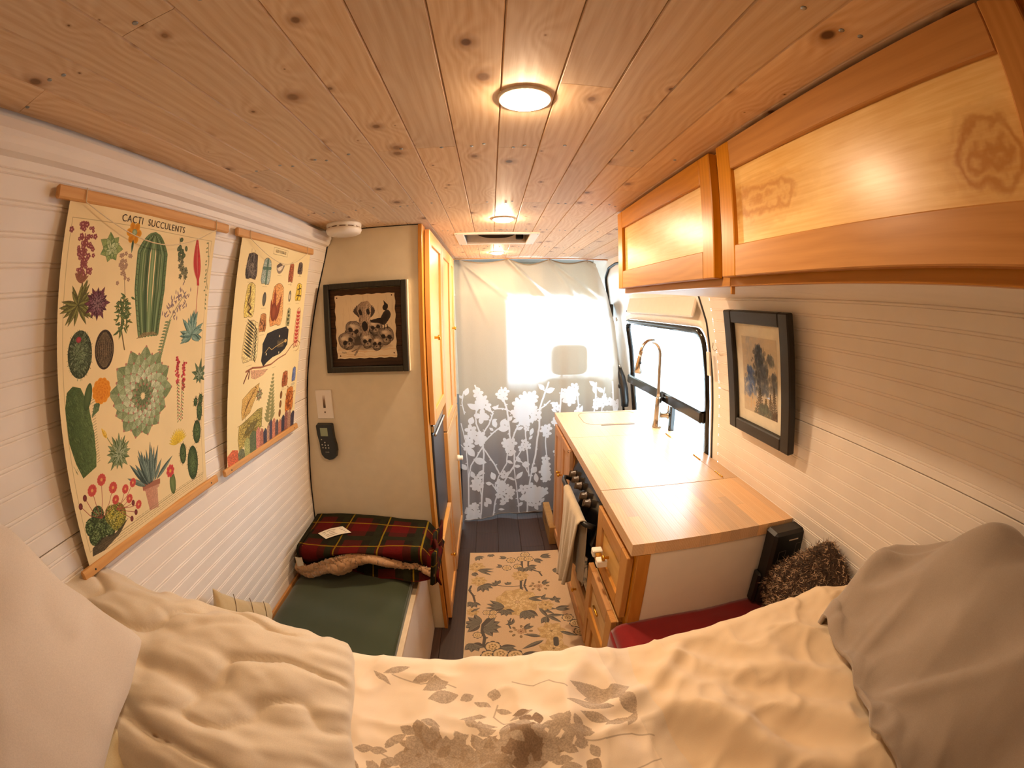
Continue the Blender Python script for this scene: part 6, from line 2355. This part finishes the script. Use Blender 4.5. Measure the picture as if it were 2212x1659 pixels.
rfr.inputs[0].default_value = (.92, .92, .94, 1)
mt_ = cm.n('ShaderNodeMixShader'); mt_.inputs[0].default_value = .5
cm.l(tpr.outputs[0], mt_.inputs[1]); cm.l(rfr.outputs[0], mt_.inputs[2])
m2 = cm.n('ShaderNodeMixShader')
cm.l(cm.math('MULTIPLY_ADD', mask, -.08, .20), m2.inputs[0])
cm.l(m1.outputs[0], m2.inputs[1]); cm.l(mt_.outputs[0], m2.inputs[2])
cm.l(m2.outputs[0], cm.out.inputs[0])

cu = thing('curtain', 'sheer grey linen curtain printed with white branches, pinned below the ceiling end', 'curtain', (.3, 2.78, 0))
hooks_x = [-.205, .115, .395, .655, .86]


def curt(u, v):
    z = CVZ0 + (CVZ1 - CVZ0) * v
    xr_ = np.interp(z, [0, .8, 1.1, 1.5, 1.75, 1.88], [.90, .905, .895, .862, .80, .72])
    xl_ = np.interp(z, [0, 1.0, 1.9], [-.238, -.232, -.245])
    x = xl_ + (xr_ - xl_) * u
    sag = np.zeros_like(x)
    for a, b in zip(hooks_x[:-1], hooks_x[1:]):
        t = (x - a) / (b - a)
        sag = np.where((t >= 0) & (t <= 1), .028 * np.sin(PI * np.clip(t, 0, 1)) ** 1.3 * (1 + .3 * math.sin(a * 9)), sag)
    ztop = 1.876 - sag - .10 * smooth((x - .70) / .14)
    zbot = .004 + .030 * smooth((x + .24) / .5)
    z2 = zbot + (ztop - zbot) * v
    y = YF + .005 * np.sin(x * 31) + .010 * np.sin(x * 17 + 1) * (1 - v) + .004 * np.sin(x * 70) * (1 - v)
    y = y - .05 * smooth((.35 - z2) / .35) * smooth((.1 - x) / .3)
    for (x0_, z0_, x1_, z1_, wd, am) in ((-.205, 1.865, .10, 1.62, .010, .022), (.115, 1.87, .80, 1.20, .011, .026), (-.205, 1.865, -.02, 1.45, .012, .014), (.115, 1.87, .42, 1.50, .012, .012),
                                        (.395, 1.87, .72, 1.62, .010, .016), (.395, 1.87, .62, 1.55, .012, .010), (.655, 1.87, .86, 1.72, .010, .014), (-.205, 1.86, -.19, 1.0, .016, .012)):
        dx, dz = x1_ - x0_, z1_ - z0_
        L = math.hypot(dx, dz)
        s_ = ((x - x0_) * dx + (z2 - z0_) * dz) / L
        d = ((x - x0_) * dz - (z2 - z0_) * dx) / L
        fade = np.clip(1 - s_ / (L * 1.15), 0, 1) ** .5 * (s_ > -.01) * (s_ < L * 1.15)
        y = y - am * np.exp(-(d / (wd + .02 * np.clip(s_, 0, 1))) ** 2) * fade
    return x, y, z2


m = MB()
U_, V_ = np.meshgrid(np.linspace(0, 1, 201), np.linspace(0, 1, 261), indexing='ij')


def cuv(u, v):
    X, Y, Z = curt(u, v)
    return (X - CVX0) / (CVX1 - CVX0), (Z - CVZ0) / (CVZ1 - CVZ0)


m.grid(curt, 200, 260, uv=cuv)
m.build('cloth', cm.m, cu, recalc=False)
hm = MB()
X, Y, Z = curt(np.linspace(0.005, .98, 90), np.ones(90))
hm.tube([(a, b - .001, c - .004) for a, b, c in zip(X, Y, Z)], .004, 6)
hm.build('top_hem', plain('hem_cloth', '8d7f6c', .9), cu)
X, Y, Z = curt(np.linspace(0.005, .995, 90), np.zeros(90))
MB().tube([(a, b - .001, c + .004) for a, b, c in zip(X, Y, Z)], .003, 6).build('bottom_hem', plain('hem_cloth_low', '7d746e', .9), cu)
for i, (hx, hz_) in enumerate(((-.205, 1.868), (.395, 1.868), (.655, 1.868), (.862, 1.47), (.895, 1.14))):
    o = MB().tube([(hx, YF - .012, hz_ + .010), (hx, YF - .016, hz_ - .002), (hx + .004, YF - .014, hz_ - .010), (hx + .008, YF - .008, hz_ - .004)], .0022 if i < 3 else .005, 6)
    o.build('curtain_hook', STEEL, cu)

# heap of dark things on the cab floor seen below the hem
o = MB().box(.16, .34, 2.86, 3.1, .001, .05, .012).build('pedal_mat', RUBBER)
tag(o, 'black rubber object on the cab floor just below the curtain hem', 'mat')
for ob in list(bpy.data.objects):
    if '_wl' in ob:
        del ob['_wl']
